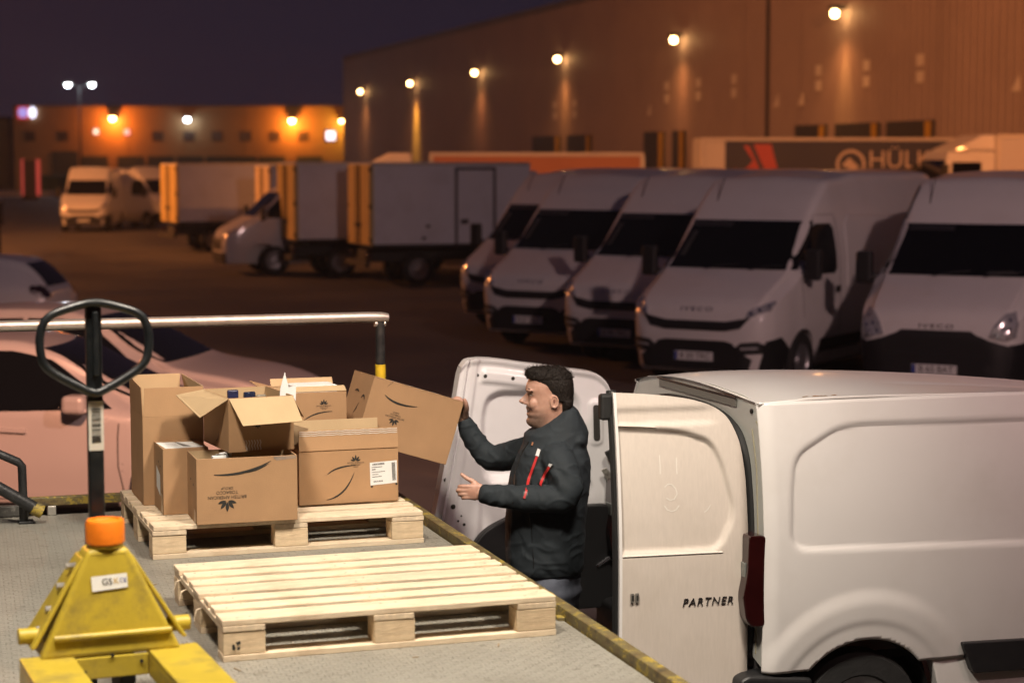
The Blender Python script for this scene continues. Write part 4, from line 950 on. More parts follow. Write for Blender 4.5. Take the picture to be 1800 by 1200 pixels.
# dock doors along the foot of the wall, and the white number signs above them
def u_of(px):   # where along the wall a direction of sight meets it
    tx = (px-900)/3470.; Yd = (13.3 + .293*80.6)/(tx + .293); return (wallpt(Yd) - A).dot(WDIR)
for px0, px1 in ((1135, 1168), (1185, 1205), (1400, 1452), (1470, 1545), (1560, 1640), (940, 985), (1000, 1040)):
    u1, u0 = u_of(px0), u_of(px1)
    d = MB().prism([(u0, .16), (u1, .16), (u1, .01), (u0, .01)], lambda a, dd, v: wp(a, v, dd), 1.0, 4.35).build('dock_door', DARKD, wh, .02)
    MB().prism([(u0+.05, .24), (u0+.4, .24), (u0+.4, .165), (u0+.05, .165)], lambda a, dd, v: wp(a, v, dd), 1.0, 4.3).build('bumper_strip', YELD, d)
SIGNW = mat('white wall sign', (.70, .66, .60), .6)
for k, px in enumerate((1612, 1519, 1435, 1288, 1226, 1170, 1010, 975)):
    uu = u_of(px); zz = 5.75 if px > 1100 else 5.3
    sg = MB().prism([(uu-.28, zz), (uu+.28, zz), (uu+.28, zz+.42), (uu-.28, zz+.42)], lambda a, v, d: wp(a, v, d), .01, .03).build('number_sign', SIGNW, wh)
    MB().prism([(uu-.28, zz+.62), (uu+.28, zz+.62), (uu+.28, zz+1.04), (uu-.28, zz+1.04)], lambda a, v, d: wp(a, v, d), .01, .03).build('number_sign', SIGNW, wh)
for px in (1362, 1405, 1780, 1140):
    uu = u_of(px); MB().prism([(uu-.3, 5.2), (uu+.3, 5.2), (uu-.2, 5.75)], lambda a, v, d: wp(a, v, d), .01, .03).build('arrow_sign', SIGNW, wh)
lampcols = [(1.0, .42, .10), (1.0, .46, .04), (1.0, .20, .08), (1.0, .38, .08), (1.0, .34, .11), (1.0, .44, .11)]
lampE = [450, 6500, 300, 700, 480, 800]
LITS = {}
def lit(name, c, e):
    if name not in LITS: LITS[name] = mat(name, (.8, .8, .8), .4, emit=(c, e))
    return LITS[name]
for k in range(6):
    Yd = 1/(1/182.0 + (1/80.6 - 1/182.0)*0) if False else None
    px = (640, 728, 842, 988, 1193, 1476)[k]; uu = u_of(px + 5); z = 8.85; b = wp(uu, z, 0)
    t = thing('wall_lamp', ['farthest glowing lamp on the warehouse wall near its end', 'lamp throwing a bright yellow streak down the warehouse wall', 'lamp with a faint reddish streak on the warehouse wall', 'amber lamp on the warehouse wall left of the dark wall joint',
              'lamp on the warehouse wall right of the dark wall joint', 'nearest and highest glowing lamp on the warehouse wall'][k], 'wall lamp', b, atan2(FWn.y, FWn.x), 'lamps along the warehouse wall')
    MB().box(.0, .30, -.05, .05, .10, .20).build('bracket', CHASSIS, t)
    MB().box(.25, .70, -.26, .26, .02, .20).build('housing', CHASSIS, t, .05)
    MB().lathe([(.0, -.29), (.11, -.26), (.165, -.17), (.15, -.05), (.11, .015)], Matrix.Translation((.50, 0, 0)), 20).build('lit_lens', lit('lit sodium lens', (1.0, .55, .20), 34), t)
    p = wp(uu, z-.36, .50)
    spot_light('wall_lamp_light', p, wp(uu, 0, .10), lampE[k], lampcols[k], 40, 1.0, .12)
    spot_light('wall_lamp_light', p, wp(uu, 0, 8), 900, (1.0, .36, .10), 150, .8, .12)

# ------------------------------------------------------------------ far low warehouse at the left
FY = 200.0
def far(X, z, d=0): x, y = c2w(X, FY - d); return Vector((x, y, z))
fw = thing('depot', 'low ochre depot across the yard lit by two orange wall lamps', 'depot')
x0, x1 = -50.2, -15.5
def pbox(mb, X0, X1, z0, z1, d0, d1): return mb.prism([(X0, d0), (X1, d0), (X1, d1), (X0, d1)], lambda a, d, v: far(a, v, d), z0, z1)
ux = x0; 
while ux < x1:
    e = min(ux+5.8, x1); pbox(MB(), ux, e-.04, 0, 8.35, 0, -.3).build('wall_panel', CLADY, fw); ux += 5.8
pbox(MB(), x0, x1, 8.36, 8.5, .05, -20).build('roof', mat('depot roof', (.08, .07, .065), .8), fw)
pbox(MB(), x0, x1, 0, 8.3, -.31, -20).build('hall', CLADY, fw)
WIN = mat('dark window pane', (.07, .055, .045), .3); FRM = mat('brown window frame', (.13, .09, .055), .6)
for i, px in enumerate((57, 115, 280, 335, 385, 435, 485, 535)):
    X = (px-900)/17.35
    w = pbox(MB(), X-.55, X+.55, 4.9, 5.9, .06, -.02).build('window', FRM, fw); pbox(MB(), X-.46, X+.46, 5.0, 5.8, .075, .0605).build('pane', WIN, w)
LW = lit('lit white lens', (.85, .90, 1.0), 30); LB = lit('lit bluish pane', (.32, .36, 1.0), .55); LC = lit('lit warm pane', (.95, .9, .8), 1.3)
for px, py, m_, r in ((173, 233, LC, .24), (227, 234, LB, .26), (583, 240, lit('lit pale pane', (.62, .74, 1.0), 2.2), .45)):
    X = (px-900)/17.35; z = 2.8 + (286-py)/17.35
    w = pbox(MB(), X-r*1.4, X+r*1.4, z-r*1.4, z+r*1.4, .06, -.02).build('window', FRM, fw); pbox(MB(), X-r, X+r, z-r, z+r, .075, .0605).build('lit_pane', m_, w)
for px in (118, 170, 232, 285, 337, 388, 430, 480, 545):
    X = (px-900)/17.35; pbox(MB(), X-1.3, X+1.3, 0, 3.4 if px > 118 else 3.9, .12, .0).build('dock_door', mat('green grey door', (.05, .07, .065), .6), fw)
# lamps on the depot
def depot_lamp(px, py, lab, c, e, mt, r=.30, en=True):
    X = (px-900)/17.35; z = 2.8 + (286-py)/17.35; p = far(X, z, .9)
    t = thing('wall_lamp', lab, 'wall lamp', p, heading(0, -1), 'lamps on the low depot')
    MB().box(-.9, -.05, -.06, .06, .12, .24).build('bracket', CHASSIS, t); MB().box(-.45, .30, -.35, .35, .05, .28).build('housing', CHASSIS, t, .05)
    MB().lathe([(.0, -r*1.2), (r*.7, -r), (r, -.1), (r, .045)], None, 18).build('lit_lens', mt, t)
    if en:
        l = bpy.data.lights.new('depot_lamp_light', 'POINT'); l.energy = e; l.color = c; l.shadow_soft_size = .15
        o = bpy.data.objects.new('depot_lamp_light', l); C.objects.link(o); o.location = far(X, z-.55, 1.5)
SOD = lit('lit sodium lens', (1.0, .72, .42), 55)
depot_lamp(205, 209, 'orange lamp over the left half of the ochre depot', (1.0, .20, .012), 850, SOD)
depot_lamp(517, 213, 'orange lamp over the right half of the ochre depot', (1.0, .24, .015), 850, SOD)
depot_lamp(603, 214, 'yellow lamp half hidden by the end of the long warehouse', (1.0, .45, .04), 320, SOD, .2)
depot_lamp(335, 211, 'small white lamp in the middle of the ochre depot', (.9, .92, 1), 8, LW, .26)
# lit fascia sign
sn = thing('lit_sign', 'lit red and white sign on the left end of the ochre depot', 'sign', far((55-900)/17.35, 7.75, .3), heading(0, -1))
RED = lit('lit red sign face', (1.0, .03, .05), .5); WHS = lit('lit white sign face', (.75, .78, 1.0), 2.6); LIL = lit('lit lilac sign face', (.42, .36, .95), .9)
# local x towards the yard, local y to the picture's right
MB().box(-.2, .0, -1.05, .15, -.62, .62).build('red_panel', RED, sn, .05)
MB().lathe([(.0, .0), (.45, .0), (.50, -.05)], Matrix.Translation((.06, -.45, 0)) @ Matrix.Rotation(pi/2, 4, 'Y'), 24).build('emblem', LIL, sn)
MB().add([(.05, .52 + .36*cos(2*pi*i/24), .56*sin(2*pi*i/24)) for i in range(24)], [tuple(range(24))]).build('zero', WHS, sn)
for yy, tx in ((-.78, '1'),):
    pass
# neighbour building sliver at the far left
nb = thing('neighbour_hall', 'dim yellowish hall at the very left edge behind the depot', 'hall')
def far2(X, z, d=0): x, y = c2w(X, 215 - d); return Vector((x, y, z))
MB().prism([(-75, 0), (-54.6, 0), (-54.6, -20), (-75, -20)], lambda a, d, v: far2(a, v, d), 0, 7.4).build('wall', cladding('olive cladding', (.30, .28, .14)), nb)
MB().prism([(-75, .06), (-54.6, .06), (-54.6, -20), (-75, -20)], lambda a, d, v: far2(a, v, d), 7.41, 7.7).build('roof_edge', CHASSIS, nb)
# kerb, red pylon and green skip in front of the depot
def yard(px, Y): return Vector((*c2w((px-900)/3470*Y, Y), 0))
kb = MB(); a0, a1 = yard(-60, 160), yard(150, 160)
d = (a1-a0).normalized(); nrm = Vector((-d.y, d.x, 0))
kb.add([a0, a1, a1+nrm*.5, a0+nrm*.5, a0+Vector((0, 0, .5)), a1+Vector((0, 0, .5)), a1+nrm*.5+Vector((0, 0, .5)), a0+nrm*.5+Vector((0, 0, .5))], [(3, 2, 1, 0), (4, 5, 6, 7), (0, 1, 5, 4), (1, 2, 6, 5), (2, 3, 7, 6), (3, 0, 4, 7)])
tag(kb.build('low_wall', mat('pale kerb wall', (.5, .5, .48), .8), None), 'low pale wall along the far side of the yard at the left', 'wall')
py_ = thing('pylon_sign', 'red pylon sign standing in the far yard at the left', 'sign', yard(57, 150), heading(0, -1))
MB().box(-.3, .3, -.55, .55, .2, 2.95).build('panel', mat('grey sign panel', (.10, .07, .07), .5), py_); 
for s_ in (-1, 1): MB().box(-.31, .32, s_*.56-.08, s_*.56+.08, .3, 3.0).build('lit_edge', lit('lit red edge', (1, .04, .05), .35), py_)
MB().box(-.35, .35, -.6, .6, 0, .19).build('foot', CHASSIS, py_)
sk = thing('skip_container', 'dark green skip container in front of the far depot', 'skip', yard(105, 165), heading(0, -1))
GRN = mat('green steel', (.03, .09, .07), .6, noise=(1, .2))
MB().add(*taper(0, 1.6, -1.1, 1.1, -1.6, 1.6, -1.3, 1.3, -2.0, 2.0)).build('body', GRN, sk, .05)
for y in (-1.2, -.4, .4, 1.2): MB().box(1.15, 1.32, y-.06, y+.06, .1, 1.5).build('rib', GRN, sk)
MB().box(-1.35, 1.36, -2.05, 2.05, 1.61, 1.72).build('rim', GRN, sk, .02)
# twin-headed street lamp
sl = thing('street_lamp', 'tall street lamp with two white heads above the far depot', 'street lamp', yard(145, 170), heading(0, -1))
MB().cyl((0, 0, 0), (0, 0, 9.2), .10, .05, 12).build('pole', CHASSIS, sl)
for s_, yy in ((-1, -.95), (1, 1.10)):
    MB().tube([(0, 0, 9.15), (0, s_*.5, 9.35), (0, yy, 9.45)], .04, 8).build('arm', CHASSIS, sl)
    hd = MB().box(-.16, .16, yy-.35, yy+.35, 9.40, 9.56).build('lamp_head', GALV, sl, .05)
    MB().lathe([(.0, -.22), (.17, -.17), (.23, .0)], Matrix.Translation((.05, yy, 9.42)), 16).build('lit_lens', lit('lit street lens', (.86, .95, 1.0), 40), hd)
    l = bpy.data.lights.new('street_lamp_light', 'POINT'); l.energy = 260; l.color = (.8, .92, 1); l.shadow_soft_size = .15
    o = bpy.data.objects.new('street_lamp_light', l); C.objects.link(o); o.location = sl.matrix_basis @ Vector((.5, yy, 9.1))
# dark post with a cap at the left edge
bp_ = thing('waste_bin', 'dark post mounted waste bin at the left edge of the yard', 'bin', yard(-4, 60), 0)
MB().cyl((0, 0, 0), (0, 0, 1.45), .10, n=14).build('post', CHASSIS, bp_); MB().box(-.16, .16, -.22, .22, .9, 1.5).build('bin', CHASSIS, bp_, .03); MB().box(-.20, .20, -.26, .26, 1.505, 1.58).build('lid', CHASSIS, bp_, .02)

# ------------------------------------------------------------------ lorries in front of the long warehouse
TRW = mat('white trailer frame', (.62, .58, .54), .5, noise=(.8, .08)); TRO = mat('orange tarpaulin', (.42, .17, .09), .6, noise=(.5, .1)); TRN = mat('dark blue tarpaulin', (.022, .026, .06), .55, noise=(.5, .15)); TRR = mat('red tarpaulin', (.50, .07, .06), .55)
CABR = mat('red cab paint', (.48, .05, .02), .35, coat=.3); LETW = mat('pale lettering', (.60, .50, .42), .6)
def lorry_wheels(t, xs, r=.5):
    for x in xs:
        for sg in (1, -1): wheel(t, x, sg*1.22, r, .35)
def semi_trailer(label, X0, Y, length, hd, tarp, z1):
    """origin at the rear end; local x forward along the trailer"""
    t = thing('semi_trailer', label, 'trailer', (*c2w(X0, Y), 0), heading(*hd), 'lorries along the warehouse')
    b = MB().box(.12, length-.12, -1.25, 1.25, 1.15, z1-.12).build('tarpaulin', tarp, t, .02)
    MB().box(0, length, -1.27, 1.27, z1-.119, z1).build('roof_rail', TRW, t, .02); MB().box(0, length, -1.27, 1.27, 1.0, 1.149).build('floor_rail', CHASSIS, t, .02)
    MB().box(-.02, .119, -1.27, 1.27, 1.15, z1-.121).build('rear_frame', TRW, t, .02); MB().box(length-.119, length, -1.27, 1.27, 1.15, z1-.121).build('front_frame', TRW, t, .02)
    MB().box(.5, length-.5, -.5, .5, .75, .999).build('chassis', CHASSIS, t); lorry_wheels(t, (1.6, 2.9, 4.2))
    return t
def tractor(label, X0, Y, hd, paint, ztop=3.6, deflector=True):
    """cab-over tractor; origin at the rear of the cab"""
    t = thing('lorry_cab', label, 'lorry', (*c2w(X0, Y), 0), heading(*hd), 'lorries along the warehouse')
    MB().add(*taper(.9, 2.0, .0, 2.15, -1.2, 1.2, .0, 2.25, -1.22, 1.22)).build('cab_lower', paint, t, .06)
    cu = MB().add(*taper(2.001, ztop-.5, .0, 2.25, -1.22, 1.22, .0, 2.0, -1.15, 1.15)).build('cab_upper', paint, t, .08)
    MB().add(*taper(2.1, ztop-.75, 2.255, 2.275, -1.12, 1.12, 2.06, 2.10, -1.06, 1.06)).build('windscreen', GLASS, t, .02)
    for sg in (1, -1):
        MB().box(1.0, 1.9, min(sg*1.19, sg*1.235), max(sg*1.19, sg*1.235), 2.15, 2.8).build('side_window', GLASS, t, .05); MB().box(2.1, 2.3, sg*1.45-.12, sg*1.45+.12, 2.1, 2.75).build('mirror', CHASSIS, t, .05)
    if deflector: MB().add(*taper(ztop-.49, ztop, .1, 1.9, -1.14, 1.14, .1, .9, -1.08, 1.08)).build('roof_spoiler', paint, t, .1)
    MB().box(-3.2, 2.0, -.5, .5, .6, .899).build('chassis', CHASSIS, t); lorry_wheels(t, (1.3, -2.4)); MB().box(2.0, 2.35, -1.2, 1.2, .35, .899).build('bumper', paint, t, .05)
    return t
# orange lit trailer with red and white cab behind the vans
semi_trailer('orange lit semi trailer standing behind the parked white vans', 4.2, 65.0, 6.9, (-.99, -.04), TRO, 3.10)
tractor('red lorry cab rising behind the box truck with side door', -2.55, 67.0, (-.99, -.04), CABR, 3.12, False)
tractor('white lorry cab with sloping roof spoiler left of the red cab', -3.45, 70.5, (-.99, -.04), WHITEP, 3.12)
# dark blue trailer with emblem and lettering
tr = semi_trailer('dark blue semi trailer with pale emblem and lettering on its side', 6.35, 68, 8.6, (1, .02), TRN, 3.62)
MB().box(.125, .80, -1.262, -1.251, 1.2, 3.49).build('white_panel', TRW, tr)
Ft = Frame((0, -1.2535, 0), (1, 0, 0), (0, 0, 1))
m = MB(); Ft.poly(m, [(.95, 1.9), (2.3, 1.9), (1.6, 3.35), (1.4, 3.35)]); m.build('red_graphic', TRR, tr)
m = MB(); Ft.poly(m, [(1.75, 3.40), (2.35, 3.40), (2.62, 2.4), (2.2, 2.4)]); m.build('red_graphic', TRR, tr)
m = MB(); Ft.poly(m, [(.9, 2.9), (1.35, 3.45), (1.75, 2.85), (1.35, 2.4)], .004); m.build('dark_graphic', TRN, tr)
m = MB()
for i in range(28):
    a0_, a1_ = 2*pi*i/28, 2*pi*(i+1)/28
    m.add([Ft.p(5.05+.50*cos(q), 2.72+.50*sin(q)) for q in (a0_, a1_)] + [Ft.p(5.05+.40*cos(q), 2.72+.40*sin(q)) for q in (a1_, a0_)], [(0, 1, 2, 3)])
Ft.poly(m, [(4.75, 2.70), (5.0, 2.95), (5.35, 2.62), (5.1, 2.5)], .002); m.build('round_emblem', LETW, tr)
m = MB(); Ft.text(m, 'HÜLKA', .84, 7.0, 2.86); m.build('trailer_lettering', LETW, tr)
tractor('white lorry cab with tall sloping spoiler above the right hand van', 14.9, 60.5, (-1, -.1), WHITEP, 3.62)
rb = semi_trailer('pale box trailer behind the lorry at the right edge', 18.7, 60.8, 4.4, (-1, -.1), mat('pale box side', (.55, .53, .55), .5), 3.62)

# sodium masts outside the picture
for i, ((X, Y), H, e, tg, an) in enumerate(MASTS):
    x, y = c2w(X, Y); t = thing('yard_mast', ['sodium yard mast far to the left of the parked trucks', 'sodium yard mast at the far left beyond the trucks', 'sodium yard mast to the right of the parked vans'][i], 'street lamp', (x, y, 0), heading(-1 if X > 0 else 1, .3), 'sodium yard masts')
    MB().cyl((0, 0, 0), (0, 0, H+.3), .12, .07, 12).build('pole', GALV, t)
    MB().tube([(0, 0, H+.25), (.6, 0, H+.45), (1.5, 0, H+.5)], .05, 8).build('arm', GALV, t)
    MB().box(1.2, 2.0, -.25, .25, H+.40, H+.62).build('lamp_head', CHASSIS, t, .05)
    MB().box(1.25, 1.95, -.2, .2, H+.37, H+.399).build('lit_lens', SOD, t)
    p = t.matrix_basis @ Vector((1.6, 0, H+.25)); tx, ty = c2w(*tg)
    spot_light('yard_mast_light', p, (tx, ty, 3.0), e, SODIUM, an, .5, .2)
# ------------------------------------------------------------------ the white van with both rear doors open
def sstep(a, b, x):
    t = max(0., min(1., (x-a)/(b-a))); return t*t*(3-2*t)
def seg_d(px, pz, a, b):
    ax, az = a; bx, bz = b; dx, dz = bx-ax, bz-az; t = max(0, min(1, ((px-ax)*dx+(pz-az)*dz)/(dx*dx+dz*dz)))
    return sqrt((px-ax-t*dx)**2+(pz-az-t*dz)**2)
def sdf(px, pz, poly):
    d = min(seg_d(px, pz, poly[i], poly[(i+1) % len(poly)]) for i in range(len(poly)))
    ins = False; n = len(poly)
    for i in range(n):
        (x0, z0), (x1, z1) = poly[i], poly[(i+1) % n]
        if (z0 > pz) != (z1 > pz) and px < (x1-x0)*(pz-z0)/(z1-z0)+x0: ins = not ins
    return -d if ins else d
def rounded(poly, r, k=5):
    out = []; n = len(poly)
    for i in range(n):
        p0, p1, p2 = Vector(poly[i-1]), Vector(poly[i]), Vector(poly[(i+1) % n])
        a = (p0-p1); b = (p2-p1); ra = min(r, a.length*.45, b.length*.45); A_ = p1 + a.normalized()*ra; B2 = p1 + b.normalized()*ra
        for j in range(k+1):
            t = j/k; q = A_*(1-t)**2 + p1*2*t*(1-t) + B2*t*t; out.append((q.x, q.y))
    return out
pv = thing('loading_van', 'small white van with both rear doors swung open beside the platform', 'van', (.042, 0, 0))
VX, VY0, VY1 = 3.745, 7.72, 9.48; WXc, WZc, AR = 4.235, .305, .372
inset = rounded([(3.852, 1.10), (3.862, 1.35), (3.885, 1.515), (4.10, 1.625), (4.22, 1.640), (6.0, 1.612), (6.0, 1.03)], .09)
def side_y(x, z):
    y = 0.
    if z > .95: y += .105*((z-.95)/.80)**2.3
    else: y += .03*((.95-z)/.45)**2
    if x < 3.80: y += .028*((3.80-x)/.055)**2
    y += .014*sstep(.007, -.012, sdf(x, z, inset))
    r = sqrt((x-WXc)**2+(z-WZc)**2); ang = sstep(4.75, 4.35, x)
    y -= .015*sstep(.61, .525, r)*(.30+.70*ang) - .006*sstep(.47, .43, r)
    y -= .012*sstep(.70, .45, z)*sstep(4.9, 5.2, x)
    return y
def far_edge(x): return 1.744 + .014*sstep(3.75, 4.05, x) - .018*max(0, (x-4.3)) - .044 - .060*max(0, x-3.9)
def side_panel(sgn, name):
    xs = [3.745, 3.749, 3.755, 3.763, 3.774, 3.787] + [3.80 + .0125*i for i in range(145)] + [5.62 + .08*i for i in range(6)]
    zs = [.555 + .0125*i for i in range(95)]; zs += [1.745]
    V_, F_ = [], []
    for z in zs:
        for x in xs:
            r = sqrt((x-WXc)**2+(z-WZc)**2); X, Z = x, z
            if AR-.0135 < r < AR + .006:
                k = AR/r
                X, Z = WXc+(x-WXc)*k, WZc+(z-WZc)*k
            y = VY0 + side_y(X, Z)
            V_.append((X, y, Z) if sgn < 0 else (X, VY0+VY1-y-.115*max(0, (Z-.95)/.80)**2.3, Z if Z < .95 else .95+(Z-.95)*(far_edge(X)-.95)/.795))
    w = len(xs); cnt = {}
    for i in range(len(zs)-1):
        for j in range(w-1):
            if min((a-WXc)**2+(c-WZc)**2 for a in (xs[j], xs[j+1]) for c in (zs[i], zs[i+1])) < (AR-.0135)**2: continue
            if max((a-WXc)**2+(c-WZc)**2 for a in (xs[j], xs[j+1]) for c in (zs[i], zs[i+1])) < (AR+.009)**2: continue
            F_.append((i*w+j, i*w+j+1, (i+1)*w+j+1, (i+1)*w+j))
    for f in F_:
        for k in range(4): e = tuple(sorted((f[k], f[(k+1) % 4]))); cnt[e] = cnt.get(e, 0) + 1
    for e, c in cnt.items():
        if c == 1:
            for k in e:
                X, y, Z = V_[k]; r = sqrt((X-WXc)**2+(Z-WZc)**2)
                if r < AR + .045 and Z > .562: V_[k] = (WXc+(X-WXc)*AR/r, y, WZc+(Z-WZc)*AR/r)
    o = MB().add(V_, F_, True).build(name, WHITEP, pv, sharp=60)
    sol = o.modifiers.new('thick', 'SOLIDIFY'); sol.thickness = .012; sol.offset = -1 if sgn < 0 else -1
    return o
side_panel(-1, 'side_panel'); side_panel(1, 'side_panel')
# roof
def roof_z(x, y):
    t = (y-8.538)/.712; zc = 1.788 - (.016*((4.15-x)/.4)**2 if x < 4.15 else .05*((x-4.15)/1.0)**1.7)
    edge = 1.744 + .014*sstep(3.75, 4.05, x) - .018*max(0, (x-4.3))
    edge += (far_edge(x)-edge)*max(0, min(1, (t+1)/2))
    z = edge + (zc-edge)*(1-abs(t)**2.1)
    for g in (-.42, .0, .42): z -= .004*sstep(.05, .02, abs(y-8.6-g))*sstep(4.5, 4.7, x)
    return z
roof = [[(x, 7.826+1.424*j/60, roof_z(x, 7.826+1.424*j/60)) for j in range(61)] for x in [3.738+.04*i for i in range(60)]]
MB().grid(roof).build('roof', WHITEP, pv)
for y in (7.824, 9.252):
    MB().tube([(x, y, roof_z(x, y)-.003) for x in [3.742+.12*i for i in range(20)]], .006, 6).build('roof_gutter', WHITEP, pv)
m = MB(); rr_ = random.Random(2)
for i in range(12):
    x = rr_.uniform(3.97, 4.13); y = 7.85 + rr_.random()*.012; L_ = rr_.uniform(.01, .03)
    m.add([(x, y, roof_z(x, y)+.0015), (x+L_, y+.002, roof_z(x+L_, y+.002)+.0015), (x+L_*.9, y+.016, roof_z(x+L_, y+.016)+.0015), (x+.002, y+.012, roof_z(x, y+.012)+.0015)], [(0, 1, 2, 3)])
m.build('rust_stain', mat('rust brown', (.24, .13, .05), .8, noise=(60, .4)), pv)
# rear opening frame
def mir(p): return [(VY0+VY1-y, z) for y, z in p][::-1]
outl = [(7.752, .56), (7.745, .95), (7.762, 1.25), (7.80, 1.55), (7.832, 1.738), (8.0, 1.762), (8.3, 1.774)]; outer = outl + [(8.6, 1.772), (8.9, 1.758), (9.1, 1.735), (9.248, 1.695), (9.34, 1.55), (9.41, 1.25), (9.452, .95), (9.448, .56)]
innl = [(7.875, .60), (7.865, .95), (7.88, 1.25), (7.925, 1.48), (8.00, 1.59), (8.14, 1.645), (8.35, 1.672)]; inner = innl + [(8.6, 1.672), (8.85, 1.660), (9.0, 1.632), (9.15, 1.575), (9.24, 1.47), (9.30, 1.25), (9.335, .95), (9.325, .60)]
n = len(outer); m = MB()
vs = [(3.752, y, z) for y, z in outer] + [(3.752, y, z) for y, z in inner] + [(3.84, y, z) for y, z in inner]
m.add(vs, [(i, i+1, n+i+1, n+i) for i in range(n-1)], False); m.add(vs, [(n+i, n+i+1, 2*n+i+1, 2*n+i) for i in range(n-1)], False)
m.build('door_frame', mat('greenish white primer', (.55, .56, .52), .45, coat=.2, noise=(4, .06), dirt=(7, .25, (.36, .35, .28))), pv, sharp=30)
MB().tube([(3.738, y, z) for y, z in rounded(inner, .10, 4)], .017, 10).build('door_seal', RUBBER, pv)
hd = MB().box(3.744, 3.7515, 8.06, 8.95, 1.700, 1.738).build('lamp_recess', mat('grey recess', (.20, .20, .18), .6), pv, .003)
MB().box(3.738, 3.7438, 8.05, 8.96, 1.740, 1.747).build('roof_lip', BLACKPL, pv, .002)
MB().cyl((3.752, 7.905, 1.700), (3.745, 7.905, 1.700), .011, n=14).build('rubber_plug', RUBBER, pv)
for pts in ([(7.775, 1.40), (7.81, 1.62), (7.86, 1.66)], [(7.84, .62), (7.825, 1.1), (7.85, 1.45), (7.90, 1.62)]):
    MB().tube([(3.7505, y, z) for y, z in pts], .0035, 6).build('sealant_bead', mat('old sealant', (.35, .32, .22), .7), pv)
# load space
INN = mat('load space lining', (.30, .23, .22), .7, noise=(2, .1)); INF = mat('load floor', (.05, .045, .045), .8)
m = MB(); m.add([(3.842, 7.87, .58), (6.0, 7.87, .58), (6.0, 7.93, 1.68), (3.842, 7.93, 1.68)], [(0, 1, 2, 3)]); m.add([(3.842, 9.33, .58), (6.0, 9.33, .58), (6.0, 9.18, 1.60), (3.842, 9.18, 1.60)], [(0, 1, 2, 3)])
m.add([(6.0, 7.87, .58), (6.0, 9.33, .58), (6.0, 9.18, 1.66), (6.0, 7.93, 1.70)], [(0, 1, 2, 3)]); m.add([(3.842, 7.93, 1.682), (6.0, 7.93, 1.682), (6.0, 9.18, 1.62), (3.842, 9.18, 1.62)], [(0, 1, 2, 3)])
m.build('load_lining', INN, pv); MB().box(3.76, 6.0, 7.87, 9.33, .54, .579).build('load_floor', INF, pv)
# rear lamps, bumper, trims
def rear_lamp(y0, y1):
    pr = rounded([(3.655, .80), (3.640, .90), (3.660, 1.0), (3.665, 1.16), (3.67, 1.172), (3.752, 1.172), (3.752, .765), (3.68, .765)], .03)
    o = MB().prism(pr, lambda a, b, d: (a, d, b), y0, y1).build('tail_lamp', REDL, pv, .012, seg=3)
    MB().box(3.656, 3.70, min(y0, y1)+.02, max(y0, y1)-.02, .985, 1.05, Matrix.Translation((-.001, 0, 0))).build('reversing_lens', mat('smoked clear lens', (.14, .15, .14), .15, coat=.6), o, .004)
    ys = y0 - .0015 if y0 < 8.6 else y0 + .0015
    m = MB(); 
    for cz in (.845, 1.115)[:0]: m.lathe([(.0, .004), (.026, .003), (.034, .0)], Matrix.Translation((3.690, y0 + (.0015 if y0 > 8.6 else -.0015), cz)) @ Matrix.Rotation(pi/2 if y0 < 8.6 else -pi/2, 4, 'X'), 18)
rear_lamp(7.738, 7.86); rear_lamp(9.462, 9.34)
MB().prism(rounded([(3.62, .30), (3.62, .535), (3.66, .556), (3.98, .520), (3.93, .30)], .03), lambda a, b, d: (a, d, b), 7.715, 9.485).build('rear_bumper', BLACKPL, pv, .02, seg=3)
MB().prism(rounded([(4.73, .60), (4.72, .625), (5.9, .595), (5.9, .46), (4.78, .480)], .02), lambda a, b, d: (a, d, b), 7.745, 7.695).build('side_moulding', BLACKPL, pv, .008)
MB().prism([(4.645, .33), (4.585, .5535), (5.9, .5535), (5.9, .33)], lambda a, b, d: (a, d, b), 7.738, 7.80).build('sill', WHITEP, pv, .006)
WHD = MB(); WHD.cyl((WXc, 7.95, WZc), (WXc, 7.952, WZc), .46, n=30); WHD.build('wheel_housing', RUBBER, pv)
MB().cyl((WXc, 7.76, WZc), (WXc, 7.95, WZc), .371, n=36, cap=False).build('wheel_arch_liner', RUBBER, pv)
for x in (WXc, WXc+2.73):
    for sg, y in ((-1, 7.755), (1, 9.445)):
        sy = sg; M = Matrix.Translation((x, y, .305)) @ Matrix.Rotation(-sy*pi/2, 4, 'X')
        o = MB().lathe([(.19, -.19), (.285, -.19), (.305, -.165), (.305, -.025), (.285, 0), (.20, 0), (.19, -.01)], M, 32).build('wheel', TYRE, pv)
        MB().lathe([(.192, -.012), (.17, -.02), (.10, -.05), (.0, -.045)], M, 24).build('rim', RIM, o)
# cab and bonnet, forward of the load side
st = [(0, .32, .62, .55, .60, .58, .52), (.06, .27, .80, .72, .78, .76, .68), (.25, .25, .94, .80, .86, .84, .74), (.6, .25, 1.06, .82, .875, .86, .74), (.85, .25, 1.15, .83, .88, .865, .72), (1.5, .25, 1.50, .83, .88, .87, .66), (1.95, .27, 1.585, .84, .875, .87, .66), (2.15, .28, 1.60, .845, .87, .865, .66)]
cabh = Hull(st, .85, 1.10, .09, .02); cb = cabh.make('cab', WHITEP, None, [(.86, .305)], .37, 1.1, .5)
dl = [cb, cabh.decal('windscreen', [(-.70, 1.17), (.70, 1.17), (.60, 1.48), (-.60, 1.48)], 'front', GLASS, None, .008), cabh.decal('grille', [(-.45, .62), (.45, .62), (.5, .72), (-.5, .72)], 'front', BLACKPL, None, .012)]
for d_, sg in (('left', 1), ('right', -1)): dl.append(cabh.decal('side_window', [(-1.2, 1.12), (-2.0, 1.10), (-2.0, 1.48), (-1.62, 1.46)], d_, GLASS, None, .006))
for o in dl: o.parent = pv; o.location = (8.13, 8.6, 0)

